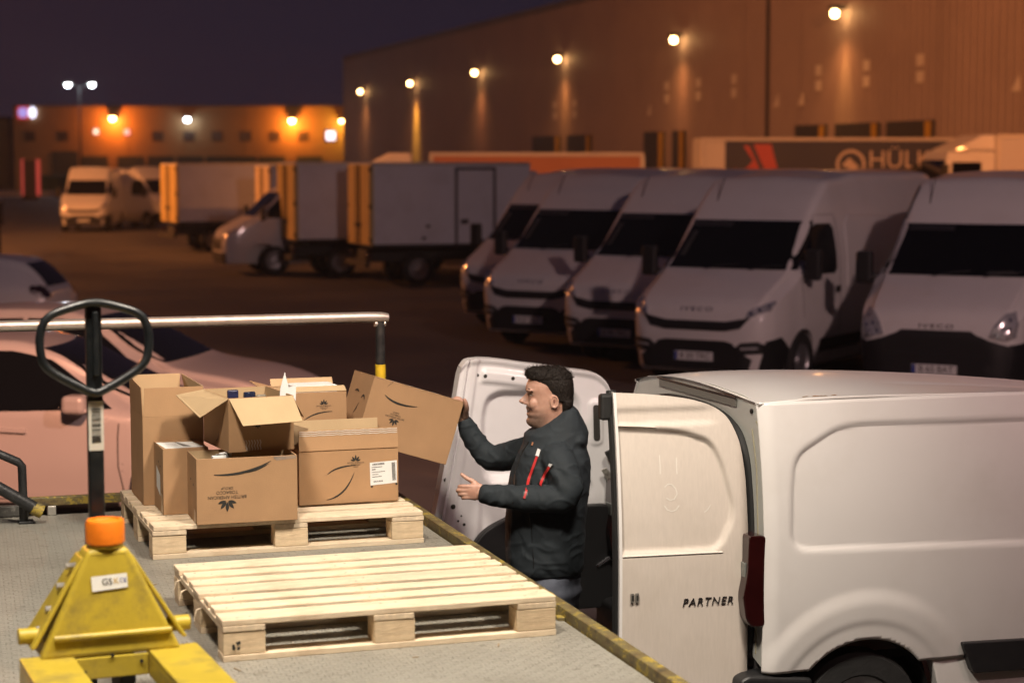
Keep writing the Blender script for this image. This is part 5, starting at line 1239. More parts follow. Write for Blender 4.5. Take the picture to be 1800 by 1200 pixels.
# --- right rear door (outside seen, opened square), local: s from the hinge towards the free edge
def door_pt(s, z, d=0):          # d: outwards (towards the platform side, -y)
    k = .085; e = Vector((-cos(k), sin(k), 0)); nn = Vector((-sin(k), -cos(k), 0))
    lean = .10*max(0, (z-.95)/.8)**2
    return Vector((3.700, 7.795, 0)) + e*s + nn*(d - lean) + Vector((0, 0, z))
dtop = pchip([0, .008, .04, .10, .18, .30, .45, .59], [1.20, 1.40, 1.585, 1.695, 1.742, 1.772, 1.79, 1.800])
dins = rounded([(.62, 1.655), (.30, 1.63), (.165, 1.585), (.115, 1.48), (.072, 1.30), (.078, 1.235), (.125, 1.14), (.165, 1.103), (.62, 1.103)], .05)
def door_rel(s, z):
    d = 0.
    q = sdf(s, z, dins); d -= .022*sstep(.006, -.014, q)
    # soft shoulder above the pressed panel
    d -= .012*sstep(1.735, 1.71, z)*sstep(.10, .22, s)*sstep(1.655, 1.665, z)
    if s < .05: d -= .03*((.05-s)/.05)**2
    return d
ss = [.59*(i/64)**1.25 for i in range(65)]; NV = 110
rd = thing('x', 'x', 'x'); bpy.data.objects.remove(rd)
P_ = [[door_pt(s, .50+(dtop(s)-.50)*j/NV, door_rel(s, .50+(dtop(s)-.50)*j/NV)) for s in ss] for j in range(NV+1)]
RD = MB().grid(P_).build('rear_door', DIRTYW, pv, sharp=60, label='right rear door opened square, dusty outside with raised lettering')
zs_ = [.50+1.30*i/40 for i in range(41)]
MB().grid([[door_pt(.59, z, .0) for z in zs_], [door_pt(.602, z, -.004) for z in zs_], [door_pt(.602, z, -.020) for z in zs_], [door_pt(.594, z, -.024) for z in zs_], [door_pt(.594, z, -.052) for z in zs_]], True).build('door_edge', WHITEP, RD, sharp=40)
MB().grid([[door_pt(s, dtop(s), door_rel(s, dtop(s))) for s in ss], [door_pt(s, dtop(s)-.004, -.045) for s in ss]], True).build('door_edge', WHITEP, RD)
MB().tube([door_pt(.59, z, -.075) for z in zs_], .024, 8).build('edge_seal', RUBBER, RD)
MB().box(-.035, .03, -.02, .03, -.06, .055, Matrix.Translation(door_pt(.615, 1.735, -.065))).build('seal_corner', RUBBER, RD, .012)
MB().grid([[door_pt(s, .50+(dtop(s)-.51)*j/20, -.055) for s in ss[::4]] for j in range(21)]).build('inner_skin', WHITEIN, RD)
# pressed swage below the panel
MB().tube([door_pt(s, 1.096, .001) for s in (.13, .2, .35, .5, .588)], .0035, 8).build('swage', CLEANW, RD)
# finger drawing wiped into the dust: two eyes, a nose and a mouth; a clean edge round the panel
def wipe(pts, w=.0026, mt=CLEANW, nm='wiped_mark'):
    q = [door_pt(s, z, door_rel(s, z)+.0008) for s, z in pts]; m = MB(); L_, R_ = [], []
    for i, (s, z) in enumerate(pts):
        a = pts[max(0, i-1)]; b = pts[min(len(pts)-1, i+1)]; dx, dz = b[0]-a[0], b[1]-a[1]; l = sqrt(dx*dx+dz*dz)
        L_.append(door_pt(s-dz/l*w, z+dx/l*w, door_rel(s, z)+.001)); R_.append(door_pt(s+dz/l*w, z-dx/l*w, door_rel(s, z)+.001))
    m.grid([L_, R_], False); m.build(nm, mt, RD)
wipe([(.402, 1.525), (.401, 1.48), (.402, 1.443)]); wipe([(.325, 1.512), (.326, 1.475), (.325, 1.44)])
wipe([(.385+.0, 1.385), (.37, 1.398), (.352, 1.396), (.334, 1.378), (.328, 1.355), (.342, 1.332), (.36, 1.328), (.378, 1.338)])
wipe([(.388, 1.306), (.375, 1.287), (.355, 1.279), (.335, 1.286), (.320, 1.305)]); wipe([(.175, 1.30), (.19, 1.28), (.205, 1.27)])
FP = Frame(door_pt(.200, .880, .001), (cos(.085), -sin(.085), 0), (0, 0, 1))
m = MB(); FP.text(m, 'PARTNER', .049, 0, 0, .0, .22, 1.18, .004); m.build('badge_letters', DARKMET, RD)
m = MB(); FL_ = Frame(door_pt(.535, .915, .001), (cos(.085), -sin(.085), 0), (0, 0, 1))
for a in (-.012, .010):
    m.prism(rounded([(a-.008, -.022), (a+.008, -.022), (a+.008, .022), (a-.008, .022)], .007, 3), lambda x, z, d: FL_.p(x, z, d), 0, .009)
m.build('latch_striker', GALV, RD, .002)
m = MB(); FL_.poly(m, [(-.016, -.012), (-.006, -.012), (-.006, .012), (-.016, .012)], .0105); FL_.poly(m, [(.006, -.012), (.014, -.012), (.014, .012), (.006, .012)], .0105); m.build('latch_slot', INK, RD)

# --- left rear door (inside seen), in the plane y ~ 9.48, hinge at the right
def ld_x(u, z): 
    xl = 2.752 + (z-1.06)*.205; return xl + u*(3.728-xl)
ltop = pchip([0, .03, .10, .45, .72, .86, .94, 1.0], [1.765, 1.80, 1.806, 1.770, 1.735, 1.715, 1.67, 1.56])
rec = rounded([(3.005, 1.18), (3.005, 1.50), (3.03, 1.60), (3.10, 1.635), (3.50, 1.618), (3.535, 1.56), (3.535, 1.185)], .07)
rec2 = rounded([(2.99, 1.10), (3.02, 1.135), (3.60, 1.150), (3.60, .75), (2.97, .75)], .05)
slot = rounded([(3.592, 1.345), (3.592, 1.565), (3.652, 1.565), (3.652, 1.345)], .028)
def ld_rel(x, z, u):
    d = 0.   # positive: towards the viewer (-y)
    d += .020*sstep(.055, .035, u) - .012*sstep(.035, .02, u)
    d += .012*sstep(.12, .10, u) * sstep(.055, .065, u)
    d -= .040*sstep(.015, -.03, sdf(x, z, rec))
    d -= .030*sstep(.02, -.035, sdf(x, z, rec2))
    d += .010*sstep(.014, .0, sdf(x, z, slot))
    zt = ltop(u); d += .016*sstep(.045, .02, abs((zt-z)-.088))*sstep(.13, .16, u)*sstep(.66, .6, u)
    d += .014*sstep(.035, .01, zt-z)
    d -= .10*max(0, (z-1.0)/.8)**2*.5
    return d
NU, NW = 110, 120; us = [i/NU for i in range(NU+1)]
rows = []
for j in range(NW+1):
    row = []
    for u in us:
        z = .50 + (ltop(u)-.50)*j/NW; x = ld_x(u, z); row.append((x, 9.48 - ld_rel(x, z, u), z))
    rows.append(row)
LD = MB().grid(rows).build('rear_door', WHITEIN, pv, sharp=60, label='left rear door opened square, showing its pressed inner side')
def ldp(x, z, d=0):
    u = (x - (2.752+(z-1.06)*.205))/(3.728-(2.752+(z-1.06)*.205)); return Vector((x, 9.48 - ld_rel(x, z, u) - d, z))
MB().grid([[(x, y+.055, z) for x, y, z in rows[j][::6]] for j in range(0, NW+1, 6)]).build('outer_skin', WHITEP, LD)
top_r = rows[-1]; MB().grid([top_r, [(x, y+.06, z+.004) for x, y, z in top_r]]).build('door_edge', WHITEP, LD)
lft = [r[0] for r in rows]; MB().grid([lft, [(x-.004, y+.06, z) for x, y, z in lft]]).build('door_edge', WHITEP, LD)
m = MB(); 
so = rounded([(3.604, 1.362), (3.604, 1.548), (3.640, 1.548), (3.640, 1.362)], .016)
m.add([ldp(x, z, .0035) for x, z in so], [tuple(range(len(so)))]); m.build('slot_opening', INK, LD)
for x, z, r in ((2.985, 1.722, .008), (3.022, 1.717, .010), (3.17, 1.700, .010), (2.838, 1.062, .013), (2.80, 1.20, .010), (2.90, .965, .008), (2.868, .985, .006), (3.045, 1.132, .009), (2.885, 1.01, .005)):
    m = MB(); c = ldp(x, z, .002); m.add([c + Vector((r*cos(2*pi*i/14), 0, r*sin(2*pi*i/14))) for i in range(14)], [tuple(range(14))]); m.build('drain_hole', INK, LD)
m = MB(); c = [(2.985, 1.148), (3.012, 1.150), (3.022, 1.135), (3.018, 1.118), (3.003, 1.120)]; m.add([ldp(x, z, .003) for x, z in c], [(0, 1, 2, 3, 4)]); m.build('access_slot', INK, LD)
pp = rounded([(2.925, .86), (2.97, .925), (3.03, .965), (3.16, 1.018), (3.40, 1.04), (3.66, 1.04), (3.70, .98), (3.70, .50), (2.70, .50)], .03)
MB().prism(pp, lambda a, b, d: (a, d, b), 9.455, 9.40).build('lower_trim', BLACKPL, LD, .008)
hp = MB().prism(rounded([(3.632, 1.215), (3.66, 1.225), (3.735, 1.125), (3.735, 1.095), (3.70, 1.095)], .006), lambda a, b, d: (a, d, b), 9.445, 9.435).build('hinge_plate', GALV, LD, .002)
for x, z in ((3.66, 1.200), (3.685, 1.165), (3.71, 1.125)): MB().cyl((x, 9.435, z), (x, 9.428, z), .008, n=8).build('bolt', GALV, hp)
MB().tube([(3.672, 9.43, 1.315), (3.69, 9.425, 1.27), (3.712, 9.425, 1.20), (3.735, 9.43, 1.12)], [.027, .022, .019, .018], 12).build('check_strap', RUBBER, LD)
for z in (.70, 1.12): MB().cyl((3.735, 9.46, z-.05), (3.735, 9.46, z+.05), .016, n=12).build('hinge_pin', GALV, LD)
MB().tube([(3.60, 9.40, .72), (3.66, 9.39, .76), (3.70, 9.40, .74), (3.73, 9.41, .78)], .012, 8).build('cable', CHROME, pv)
# ------------------------------------------------------------------ the man at the van
from mathutils import noise as mn
PO = Vector((3.12, 8.70, 0)); PF = Vector((-.95, .312, 0)).normalized(); PL = Vector((-PF.y, PF.x, 0))
def pw(f, l, z): return PO + PF*f + PL*l + Vector((0, 0, z))
def blob(mb, c, r, n=20, M=None):
    Mx = (M or Matrix.Identity(4)); k = 12
    prof = [(sin(pi*i/k), -cos(pi*i/k)) for i in range(k+1)]
    vs = []
    for a, h in prof:
        for j in range(n):
            v = Vector((a*cos(2*pi*j/n)*r[0], a*sin(2*pi*j/n)*r[1], h*r[2])); v = Mx.to_3x3() @ v
            vs.append(pw(c[0]+v.x, c[1]+v.y, c[2]+v.z))
    mb.add(vs, [(i*n+j, i*n+(j+1) % n, (i+1)*n+(j+1) % n, (i+1)*n+j) for i in range(k) for j in range(n)], True)
def limb(mb, pts, n=14):
    # pts: (f, l, z, r) resampled smoothly, ends rounded
    P = [Vector(p[:3]) for p in pts]; Rr = [p[3] for p in pts]; out, rad = [], []
    m = len(P)
    for i in range(m-1):
        p0 = P[max(0, i-1)]; p1 = P[i]; p2 = P[i+1]; p3 = P[min(m-1, i+2)]
        for j in range(6):
            t = j/6; out.append(.5*((2*p1) + (p2-p0)*t + (2*p0-5*p1+4*p2-p3)*t*t + (3*p1-p0-3*p2+p3)*t**3)); rad.append(Rr[i]+(Rr[i+1]-Rr[i])*t)
    out.append(P[-1]); rad.append(Rr[-1])
    mb.tube([pw(*p) for p in out], rad, n)
    blob(mb, pts[0][:3], (pts[0][3],)*3, 14); blob(mb, pts[-1][:3], (pts[-1][3]*.98,)*3, 14)
def loft(mb, rows, n=36, p=.9, pf=None):
    # rows: (z, front, back, halfwidth[, l offset])
    V_ = []
    for r in rows:
        z, a, b, w = r[:4]; cf = (a+b)/2; rf = (a-b)/2
        V_.append([pw(cf + rf*math.copysign(abs(cos(t))**p, cos(t)), w*math.copysign(abs(sin(t))**p, sin(t)) + (r[4] if len(r) > 4 else 0), z) for t in [2*pi*i/n for i in range(n)]])
    vs = [v for r in V_ for v in r]; k = len(rows)
    mb.add(vs, [(i*n+j, i*n+(j+1) % n, (i+1)*n+(j+1) % n, (i+1)*n+j) for i in range(k-1) for j in range(n)], True)
    mb.add(V_[0], [tuple(range(n-1, -1, -1))]); mb.add(V_[-1], [tuple(range(n))])
def fuse(mb, name, m, parent, voxel, smooth=4, factor=.5, disp=None):
    o = mb.build(name, m, None); o.data.remesh_voxel_size = voxel
    rm = o.modifiers.new('r', 'REMESH'); rm.mode = 'VOXEL'; rm.voxel_size = voxel; rm.use_smooth_shade = True
    sm = o.modifiers.new('s', 'SMOOTH'); sm.factor = factor; sm.iterations = smooth
    bpy.context.view_layer.update()
    me = bpy.data.meshes.new_from_object(o.evaluated_get(bpy.context.evaluated_depsgraph_get()))
    o.modifiers.clear(); o.data = me
    if disp:
        ns = [v.normal.copy() for v in me.vertices]
        for v, n_ in zip(me.vertices, ns): v.co += n_*disp(v.co)
        me.update()
    me.polygons.foreach_set('use_smooth', [True]*len(me.polygons))
    if not me.materials: me.materials.append(m)
    o.parent = parent; return o

def skinmat():
    m = bpy.data.materials.new('skin with stubble'); m.use_nodes = True; N, L = nodes_of(m); b = N['Principled BSDF']
    tc = N.new('ShaderNodeTexCoord'); sx = N.new('ShaderNodeSeparateXYZ'); L.new(tc.outputs['Object'], sx.inputs[0])
    n1 = N.new('ShaderNodeTexNoise'); n1.inputs['Scale'].default_value = 38; n1.inputs['Detail'].default_value = 5; L.new(tc.outputs['Object'], n1.inputs[0])
    cr = N.new('ShaderNodeValToRGB'); e = cr.color_ramp.elements; e[0].position = .3; e[0].color = (.40, .215, .155, 1); e[1].position = .7; e[1].color = (.50, .295, .22, 1); L.new(n1.outputs[0], cr.inputs[0])
    # stubble on jaw and chin
    zr = N.new('ShaderNodeMapRange'); zr.inputs[1].default_value = 1.665; zr.inputs[2].default_value = 1.595; zr.interpolation_type = 'SMOOTHSTEP'; L.new(sx.outputs[2], zr.inputs[0])
    z2 = N.new('ShaderNodeMapRange'); z2.inputs[1].default_value = 1.520; z2.inputs[2].default_value = 1.555; L.new(sx.outputs[2], z2.inputs[0])
    n2 = N.new('ShaderNodeTexNoise'); n2.inputs['Scale'].default_value = 420; n2.inputs['Detail'].default_value = 2; L.new(tc.outputs['Object'], n2.inputs[0])
    xr = N.new('ShaderNodeMapRange'); xr.inputs[1].default_value = 3.115; xr.inputs[2].default_value = 3.055; xr.interpolation_type = 'SMOOTHSTEP'; L.new(sx.outputs[0], xr.inputs[0])
    f1 = N.new('ShaderNodeMath'); f1.operation = 'MULTIPLY'; L.new(zr.outputs[0], f1.inputs[0]); L.new(z2.outputs[0], f1.inputs[1])
    f3 = N.new('ShaderNodeMath'); f3.operation = 'MULTIPLY'; L.new(f1.outputs[0], f3.inputs[0]); L.new(xr.outputs[0], f3.inputs[1])
    mr = N.new('ShaderNodeMapRange'); mr.inputs[1].default_value = .35; mr.inputs[2].default_value = .65; mr.inputs[3].default_value = .60; mr.inputs[4].default_value = .97; L.new(n2.outputs[0], mr.inputs[0])
    f2 = N.new('ShaderNodeMath'); f2.operation = 'MULTIPLY'; L.new(f3.outputs[0], f2.inputs[0]); L.new(mr.outputs[0], f2.inputs[1])
    mx = N.new('ShaderNodeMix'); mx.data_type = 'RGBA'; L.new(f2.outputs[0], mx.inputs[0]); L.new(cr.outputs[0], mx.inputs['A']); mx.inputs['B'].default_value = (.070, .048, .036, 1)
    L.new(mx.outputs['Result'], b.inputs['Base Color']); b.inputs['Roughness'].default_value = .48; b.inputs['Subsurface Weight'].default_value = .12; b.inputs['Subsurface Radius'].default_value = (.01, .004, .002)
    return m
SKIN = skinmat()
man = thing('person', 'bearded man in a dark hooded jacket reaching for the tipped box', 'person')
b = MB()
loft(b, [(1.500, .035, -.090, .066), (1.535, .045, -.088, .065), (1.550, .066, -.085, .062), (1.562, .092, -.084, .062), (1.575, .106, -.085, .064), (1.590, .108, -.088, .067), (1.604, .099, -.090, .070), (1.619, .1065, -.092, .0725), (1.632, .100, -.094, .0745), (1.646, .109, -.096, .0755),
         (1.662, .102, -.099, .077), (1.682, .099, -.101, .078), (1.702, .098, -.103, .0785), (1.716, .1015, -.104, .0785), (1.735, .111, -.105, .079), (1.757, .108, -.104, .0785), (1.785, .095, -.095, .074), (1.808, .072, -.078, .062), (1.825, .035, -.045, .038)], 40, .88)
# nose
b.add([pw(*q) for q in ((.100, -.008, 1.722), (.100, .008, 1.722), (.112, 0, 1.714), (.098, -.021, 1.664), (.098, .021, 1.664), (.139, -.008, 1.681), (.139, .008, 1.681), (.128, 0, 1.665), (.06, 0, 1.69))],
      [(0, 2, 5, 3), (2, 1, 4, 6), (2, 6, 5), (3, 5, 7), (5, 6, 7), (6, 4, 7), (0, 3, 8), (3, 7, 8), (7, 4, 8), (4, 1, 8), (0, 8, 1), (0, 1, 2)])
blob(b, (.130, 0, 1.680), (.012, .011, .010)); blob(b, (.108, .015, 1.672), (.013, .008, .009)); blob(b, (.108, -.015, 1.672), (.013, .008, .009))
blob(b, (.066, .050, 1.672), (.030, .020, .030)); blob(b, (.066, -.050, 1.672), (.030, .020, .030))      # smiling cheeks
blob(b, (.084, .03, 1.737), (.026, .036, .010)); blob(b, (.084, -.03, 1.737), (.026, .036, .010))       # brow
for sg in (1, -1):   # ears
    loop_ = [(-.024+.0165*cos(a), sg*(.082 + .006*(1 if cos(a) < 0 else .2)), 1.686+.027*sin(a)) for a in [2*pi*i/16 for i in range(17)]]
    limb(b, [(*q, .0048) for q in loop_], 8); blob(b, (-.024, sg*.079, 1.686), (.015, .008, .025)); blob(b, (-.014, sg*.081, 1.662), (.008, .006, .008))
# torso core under the clothes, arms, legs
loft(b, [(.86, .15, -.13, .17), (1.0, .165, -.14, .175), (1.2, .165, -.155, .18), (1.36, .14, -.16, .175), (1.45, .10, -.14, .13), (1.51, .05, -.09, .07)], 30)
limb(b, [(-.03, .17, 1.43, .055), (-.06, .245, 1.30, .05), (-.05, .255, 1.262, .048), (.12, .245, 1.262, .042), (.29, .222, 1.274, .029), (.315, .220, 1.276, .027)])
limb(b, [(.05, -.17, 1.43, .055), (.17, -.24, 1.395, .05), (.27, -.295, 1.375, .046), (.345, -.315, 1.44, .04), (.402, -.315, 1.535, .028), (.408, -.313, 1.56, .026)])
for sg in (1, -1): limb(b, [(-.0, sg*.085, .84, .07), (-.01, sg*.105, .50, .06), (-.03, sg*.11, .12, .045)])
# left hand: palm on edge, thumb up, fingers curling away
blob(b, (.348, .218, 1.284), (.046, .017, .040)); blob(b, (.330, .214, 1.300), (.028, .018, .024))
limb(b, [(.322, .212, 1.302, .0150), (.356, .204, 1.330, .0125), (.384, .200, 1.345, .0105), (.408, .196, 1.362, .0088)], 10)
for z, L_, f0 in ((1.310, .036, .384), (1.292, .040, .388), (1.274, .036, .384), (1.258, .030, .374)):
    limb(b, [(f0-.02, .220, z, .0108), (f0+L_*.75, .216, z+.000, .0102), (f0+L_*.98, .193, z-.006, .0092), (f0+L_*.70, .166, z-.010, .0085), (f0+L_*.45, .158, z-.011, .0078)], 10)
# right hand: fingers hooked over the top corner of the box, thumb on this side
blob(b, (.405, -.318, 1.592), (.020, .036, .042)); blob(b, (.400, -.298, 1.578), (.020, .020, .028))
limb(b, [(.398, -.288, 1.582, .0150), (.392, -.268, 1.610, .0130), (.395, -.258, 1.637, .0112), (.402, -.256, 1.655, .0092)], 10)
for l, dz in ((-.292, .004), (-.312, .007), (-.332, .003), (-.350, -.006)):
    limb(b, [(.405, l, 1.612+dz, .0110), (.418, l+.002, 1.640+dz, .0106), (.440, l+.002, 1.650+dz, .0098), (.462, l, 1.640+dz, .0088), (.470, l, 1.625+dz, .0080)], 10)
body = fuse(b, 'body', SKIN, man, .0032, 6, .5)
# face details
HAIR = mat('dark hair', (.011, .0075, .0055), .62, spec=.22, noise=(160, .5), stretch=(1, 1, .35), bump=(220, .6))
def facept(f, l, z): return pw(f, l, z)
fbvh = BVHTree.FromPolygons([v.co[:] for v in body.data.vertices], [p.vertices[:] for p in body.data.polygons])
def onface(l, z, off=.0012, ang=.35, f0=.3):
    # from the front and side, onto the skin
    o = pw(f0*cos(ang*l/.04 if abs(l) > .005 else 0), l + f0*sin(ang*l/.04 if abs(l) > .005 else 0), z); v = (pw(.0, l*.35, z) - o).normalized()
    h = fbvh.ray_cast(o, v); return h[0] + h[1]*off if h[0] else pw(.1, l, z)
def facestrip(name, pts, w, m, off=.0012):
    U_, D_ = [], []
    for i, (l, z) in enumerate(pts):
        ww = w[i] if isinstance(w, (list, tuple)) else w
        U_.append(onface(l, z+ww, off)); D_.append(onface(l, z-ww, off))
    return MB().grid([D_, U_], True).build(name, m, body)
for sg in (1, -1):
    facestrip('eyebrow', [(sg*l, z) for l, z in ((.014, 1.732), (.022, 1.737), (.032, 1.740), (.042, 1.738), (.050, 1.731))], [.0035, .005, .005, .0042, .002], HAIR, .003)
    facestrip('eye', [(sg*l, z) for l, z in ((.020, 1.712), (.026, 1.714), (.033, 1.715), (.040, 1.713), (.045, 1.711))], [.0008, .0032, .0038, .0028, .0006], mat('eye white', (.45, .40, .37), .2, coat=.5), .0018)
    facestrip('pupil', [(sg*l, z) for l, z in ((.022, 1.713), (.026, 1.714), (.031, 1.714))], [.0025, .0036, .0025], mat('iris', (.02, .012, .008), .1, coat=.6), .0028)
    facestrip('eyelid', [(sg*l, z) for l, z in ((.017, 1.715), (.026, 1.7195), (.034, 1.7205), (.042, 1.7175), (.049, 1.712))], [.0012, .0018, .0018, .0016, .001], mat('lid shade', (.10, .05, .035), .6), .0030)
facestrip('mouth', [(-.041, 1.651), (-.033, 1.643), (-.022, 1.635), (-.010, 1.632), (0, 1.6315), (.010, 1.632), (.022, 1.635), (.033, 1.643), (.041, 1.651)], [.0012, .0028, .0042, .0052, .0056, .0052, .0042, .0028, .0012], mat('mouth dark', (.10, .03, .025), .5), .0012)
facestrip('teeth', [(-.030, 1.643), (-.020, 1.6385), (-.010, 1.636), (0, 1.6355), (.010, 1.636), (.020, 1.6385), (.030, 1.643)], [.0008, .0016, .0022, .0024, .0022, .0016, .0008], mat('teeth', (.62, .58, .50), .3), .0024)
facestrip('moustache', [(-.045, 1.646), (-.036, 1.651), (-.022, 1.6535), (-.008, 1.655), (.008, 1.655), (.022, 1.6535), (.036, 1.651), (.045, 1.646)], [.004, .0055, .0055, .0048, .0048, .0055, .0055, .004], mat('moustache stubble', (.10, .06, .045), .7, noise=(300, .4)), .0014)
# hair: cropped sides, longer swept top
hb = MB()
loft(hb, [(1.600, -.052, -.098, .050), (1.625, -.050, -.106, .066), (1.65, -.050, -.111, .0755), (1.668, -.050, -.114, .0805), (1.684, -.046, -.116, .0810), (1.692, .010, -.116, .0812), (1.706, .024, -.116, .0815), (1.722, .032, -.117, .0822), (1.735, .040, -.1175, .0835), (1.76, .062, -.116, .0835), (1.778, .086, -.113, .0815), (1.793, .103, -.108, .078), (1.808, .110, -.101, .073), (1.822, .108, -.090, .065), (1.834, .092, -.072, .050), (1.841, .06, -.04, .028)], 40, .86)
def hairdisp(c):
    return .0012*mn.noise(Vector((c.x*90, c.y*90, c.z*40))) + (.0035*mn.noise(Vector((c.x*55, c.y*150, c.z*70))) + .003 if c.z > 1.79 else 0)
fuse(hb, 'hair', HAIR, man, .0026, 2, .4, hairdisp)
# loose strands over the cap of hair
hob = man.children[-1]; hv = hob.data.vertices; r6 = random.Random(11); m = MB()
for k in range(3200):
    v = hv[r6.randrange(len(hv))]; n_ = v.normal; f = (v.co-PO).dot(PF)
    top = v.co.z > 1.785
    d_ = (n_*.5 + (PF*.55 if top and f > .05 else -PF*.45) + Vector((0, 0, .55 if top else -.8)) + Vector((r6.uniform(-.35, .35), r6.uniform(-.35, .35), r6.uniform(-.25, .25)))).normalized()
    L_ = r6.uniform(.008, .019) if top else r6.uniform(.003, .006); s_ = d_.cross(n_).normalized()*.0009
    b0 = v.co - n_*.001; m.add([b0-s_, b0+s_, b0+d_*L_*.6+n_*.001+s_*.7, b0+d_*L_], [(0, 1, 2, 3)])
tag(m.build('hair_strands', HAIR, hob), kind='stuff')
for sg in (1, -1):
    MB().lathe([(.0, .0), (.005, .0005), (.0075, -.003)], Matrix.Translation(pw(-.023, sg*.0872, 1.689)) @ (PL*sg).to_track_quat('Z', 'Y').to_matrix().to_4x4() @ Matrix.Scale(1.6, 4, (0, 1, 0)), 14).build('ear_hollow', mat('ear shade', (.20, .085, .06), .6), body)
# jacket
JACK = mat('charcoal softshell', (.019, .025, .030), .78, noise=(16, .18), bump=(420, .15), spec=.3)
j = MB()
loft(j, [(.872, .185, -.160, .195), (.90, .200, -.166, .208), (.96, .206, -.170, .214), (1.05, .206, -.172, .216), (1.14, .205, -.178, .216), (1.25, .198, -.190, .215), (1.33, .184, -.198, .212), (1.40, .160, -.194, .205), (1.45, .138, -.182, .185), (1.49, .122, -.168, .145), (1.525, .112, -.150, .105)], 44, .9)
limb(j, [(-.035, .165, 1.425, .080), (-.062, .220, 1.37, .077), (-.078, .252, 1.30, .070), (-.055, .258, 1.262, .067), (.03, .256, 1.256, .063), (.14, .243, 1.260, .057), (.24, .230, 1.267, .051), (.290, .222, 1.273, .047)], 20)
limb(j, [(.035, -.165, 1.425, .080), (.11, -.215, 1.405, .076), (.19, -.26, 1.380, .068), (.265, -.295, 1.366, .063), (.315, -.312, 1.400, .058), (.362, -.318, 1.462, .051), (.396, -.317, 1.525, .044)], 20)
# collar and the hood lying on the back
loft(j, [(1.47, .125, -.172, .165), (1.50, .122, -.184, .150), (1.53, .118, -.188, .137), (1.545, .092, -.184, .128), (1.565, .050, -.178, .120), (1.590, .010, -.166, .112), (1.615, -.030, -.150, .102), (1.640, -.062, -.134, .086), (1.653, -.085, -.120, .058)], 40, .88)
ring = [(.098, 0, 1.522), (.083, .055, 1.526), (.035, .092, 1.533), (-.03, .105, 1.550), (-.085, .085, 1.585), (-.118, .035, 1.608), (-.122, 0, 1.612)]
full = ring + [(f, -l, z) for f, l, z in ring[-2:0:-1]]
for i in range(len(full)):
    a, c2 = full[i], full[(i+1) % len(full)]; limb(j, [(*a, .020), (*c2, .020)], 10)
blob(j, (-.135, 0, 1.50), (.05, .13, .06))
def folds(c):
    v = c - PO; f = v.dot(PF); l = v.dot(PL); z = c.z
    d = .005*mn.noise(Vector((f*9, l*9, z*14))) + .0018*mn.noise(Vector((f*22, l*22, z*30+5)))
    if f > .2 and z > 1.2: d += .0035*sin((f*.8+z*.3)*120 + 3*mn.noise(Vector((f*8, l*8, z*8))))*mn.noise(Vector((f*6+3, l*6, z*6)))*2
    if l > .18 and z < 1.40 and f < .25: d += .005*sin((f*1.0 - z*.7)*75 + 2.5*mn.noise(Vector((f*7, l*7, z*7))))*max(0, mn.noise(Vector((f*7, l*5, z*7+9)))+.3)
    q = 1 - abs(mn.noise(Vector((f*11+2, l*11, z*17)))) * 3.2
    if q > 0: d += .0042*q*q*(.4 + .6*(1 if l > .12 or l < -.12 else .3))
    return d
jk2 = fuse(j, 'jacket', JACK, man, .0065, 4, .5, folds)
jb = BVHTree.FromPolygons([v.co[:] for v in jk2.data.vertices], [p.vertices[:] for p in jk2.data.polygons])
def onj(f, z, off):
    o = pw(f, 1.2, z); h = jb.ray_cast(o, -PL); return (h[0] + h[1]*off) if h[0] else pw(f, .25, z)
REDZ = mat('red zip tape', (.42, .022, .022), .45); ZIPK = mat('black zip surround', (.008, .008, .008), .5)
def zipper(pts, name='zip'):
    P = []
    for i in range(len(pts)-1):
        for k in range(8): t = k/8; P.append((pts[i][0]+(pts[i+1][0]-pts[i][0])*t, pts[i][1]+(pts[i+1][1]-pts[i][1])*t))
    P.append(pts[-1])
    def strip(w, off, a=0, b_=1):
        U_, D_ = [], []; q = P[int(a*(len(P)-1)):int(b_*(len(P)-1))+1]
        for i, (f, z) in enumerate(q):
            t0 = q[max(0, i-1)]; t1 = q[min(len(q)-1, i+1)]; dx, dz = t1[0]-t0[0], t1[1]-t0[1]; l = sqrt(dx*dx+dz*dz) or 1
            U_.append(onj(f-dz/l*w, z+dx/l*w, off)); D_.append(onj(f+dz/l*w, z-dx/l*w, off))
        for Q in (U_, D_):
            for _ in range(3): Q[1:-1] = [(Q[i-1]+Q[i]*2+Q[i+1])/4 for i in range(1, len(Q)-1)]
        for i in range(len(U_)): pass
        return MB().grid([U_, D_], True)
    o = strip(.0105, .003).build(name, ZIPK, jk2); strip(.0050, .006, .1, 1).build('zip_tape', REDZ, o); strip(.007, .0075, 0, .13).build('zip_garage', mat('pale zip tip', (.55, .55, .55), .5), o)
    return o
zipper([(.046, 1.470), (.075, 1.395), (.108, 1.305), (.121, 1.268)]); zipper([(-.006, 1.420), (.020, 1.370), (.046, 1.318)])
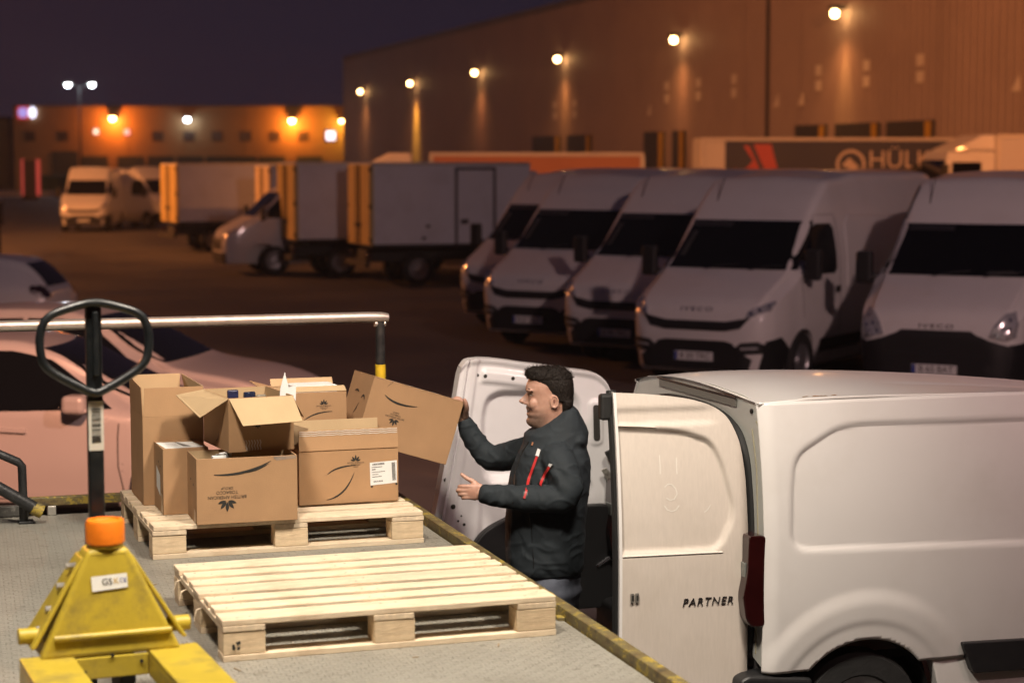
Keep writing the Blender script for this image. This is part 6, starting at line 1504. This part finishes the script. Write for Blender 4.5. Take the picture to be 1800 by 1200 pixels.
# front seam, hem and cuffs
def ringband(pts, r, name, mt, closed=False): return MB().tube([pw(*p) for p in pts], r, 8, closed).build(name, mt, jk2)
for c, ax, r in (((.293, .222, 1.273), (1, -.05, .04), .046),):
    pass
m = MB().tube([onj(f, z, .001) for f, z in ((.095, 1.50), (.125, 1.45), (.158, 1.36), (.172, 1.25), (.178, 1.10), (.180, .92))], .0035, 6); m.build('front_seam', ZIPK, jk2)
m = MB().tube([onj(f, z, .001) for f, z in ((.11, 1.26), (.085, 1.10), (.075, .95), (.075, .89))], .002, 6); m.build('panel_seam', ZIPK, jk2)
MB().tube([onj(.076, 1.50, .003), onj(.080, 1.485, .004)], .004, 6).build('zip_pull', mat('brown pull', (.30, .12, .05), .5), jk2)
# trousers, shoes
JEAN = mat('grey blue jeans', (.085, .095, .125), .85, noise=(30, .25), bump=(200, .3))
tr_ = MB()
loft(tr_, [(.70, .12, -.14, .17), (.78, .15, -.155, .185), (.88, .16, -.15, .185), (.93, .15, -.14, .18)], 36, .9)
for sg in (1, -1): limb(tr_, [(.0, sg*.092, .80, .118), (.0, sg*.10, .62, .108), (-.01, sg*.105, .46, .090), (-.02, sg*.11, .25, .082), (-.03, sg*.11, .07, .080)], 20)
fuse(tr_, 'trousers', JEAN, man, .009, 3, .5, lambda c: .006*mn.noise(Vector((c.x*12, c.y*12, c.z*16))) + .003*sin(c.z*90+3*mn.noise(c*8)))
for sg in (1, -1):
    sh = MB(); blob(sh, (.03, sg*.11, .052), (.14, .052, .052)); blob(sh, (-.05, sg*.11, .07), (.07, .05, .06)); sh.box(0, 0, 0, 0, 0, 0)
    fuse(sh, 'shoe', mat('dark shoe leather', (.015, .013, .012), .5), man, .008, 3)
# ------------------------------------------------------------------ thin night mist over the whole yard
hz = MB().box(-120, 140, -3, 262, -1.5, 13.5)
hm = bpy.data.materials.new('mist'); hm.use_nodes = True; N, L = nodes_of(hm); N.remove(N['Principled BSDF'])
pvm = N.new('ShaderNodeVolumePrincipled'); pvm.inputs['Color'].default_value = (.9, .9, .92, 1); pvm.inputs['Density'].default_value = .0005; pvm.inputs['Anisotropy'].default_value = .3
L.new(pvm.outputs[0], N['Material Output'].inputs['Volume'])
hz_o = hz.build('haze', hm); tag(hz_o, 'thin night mist hanging over the whole yard', None, None, 'stuff')
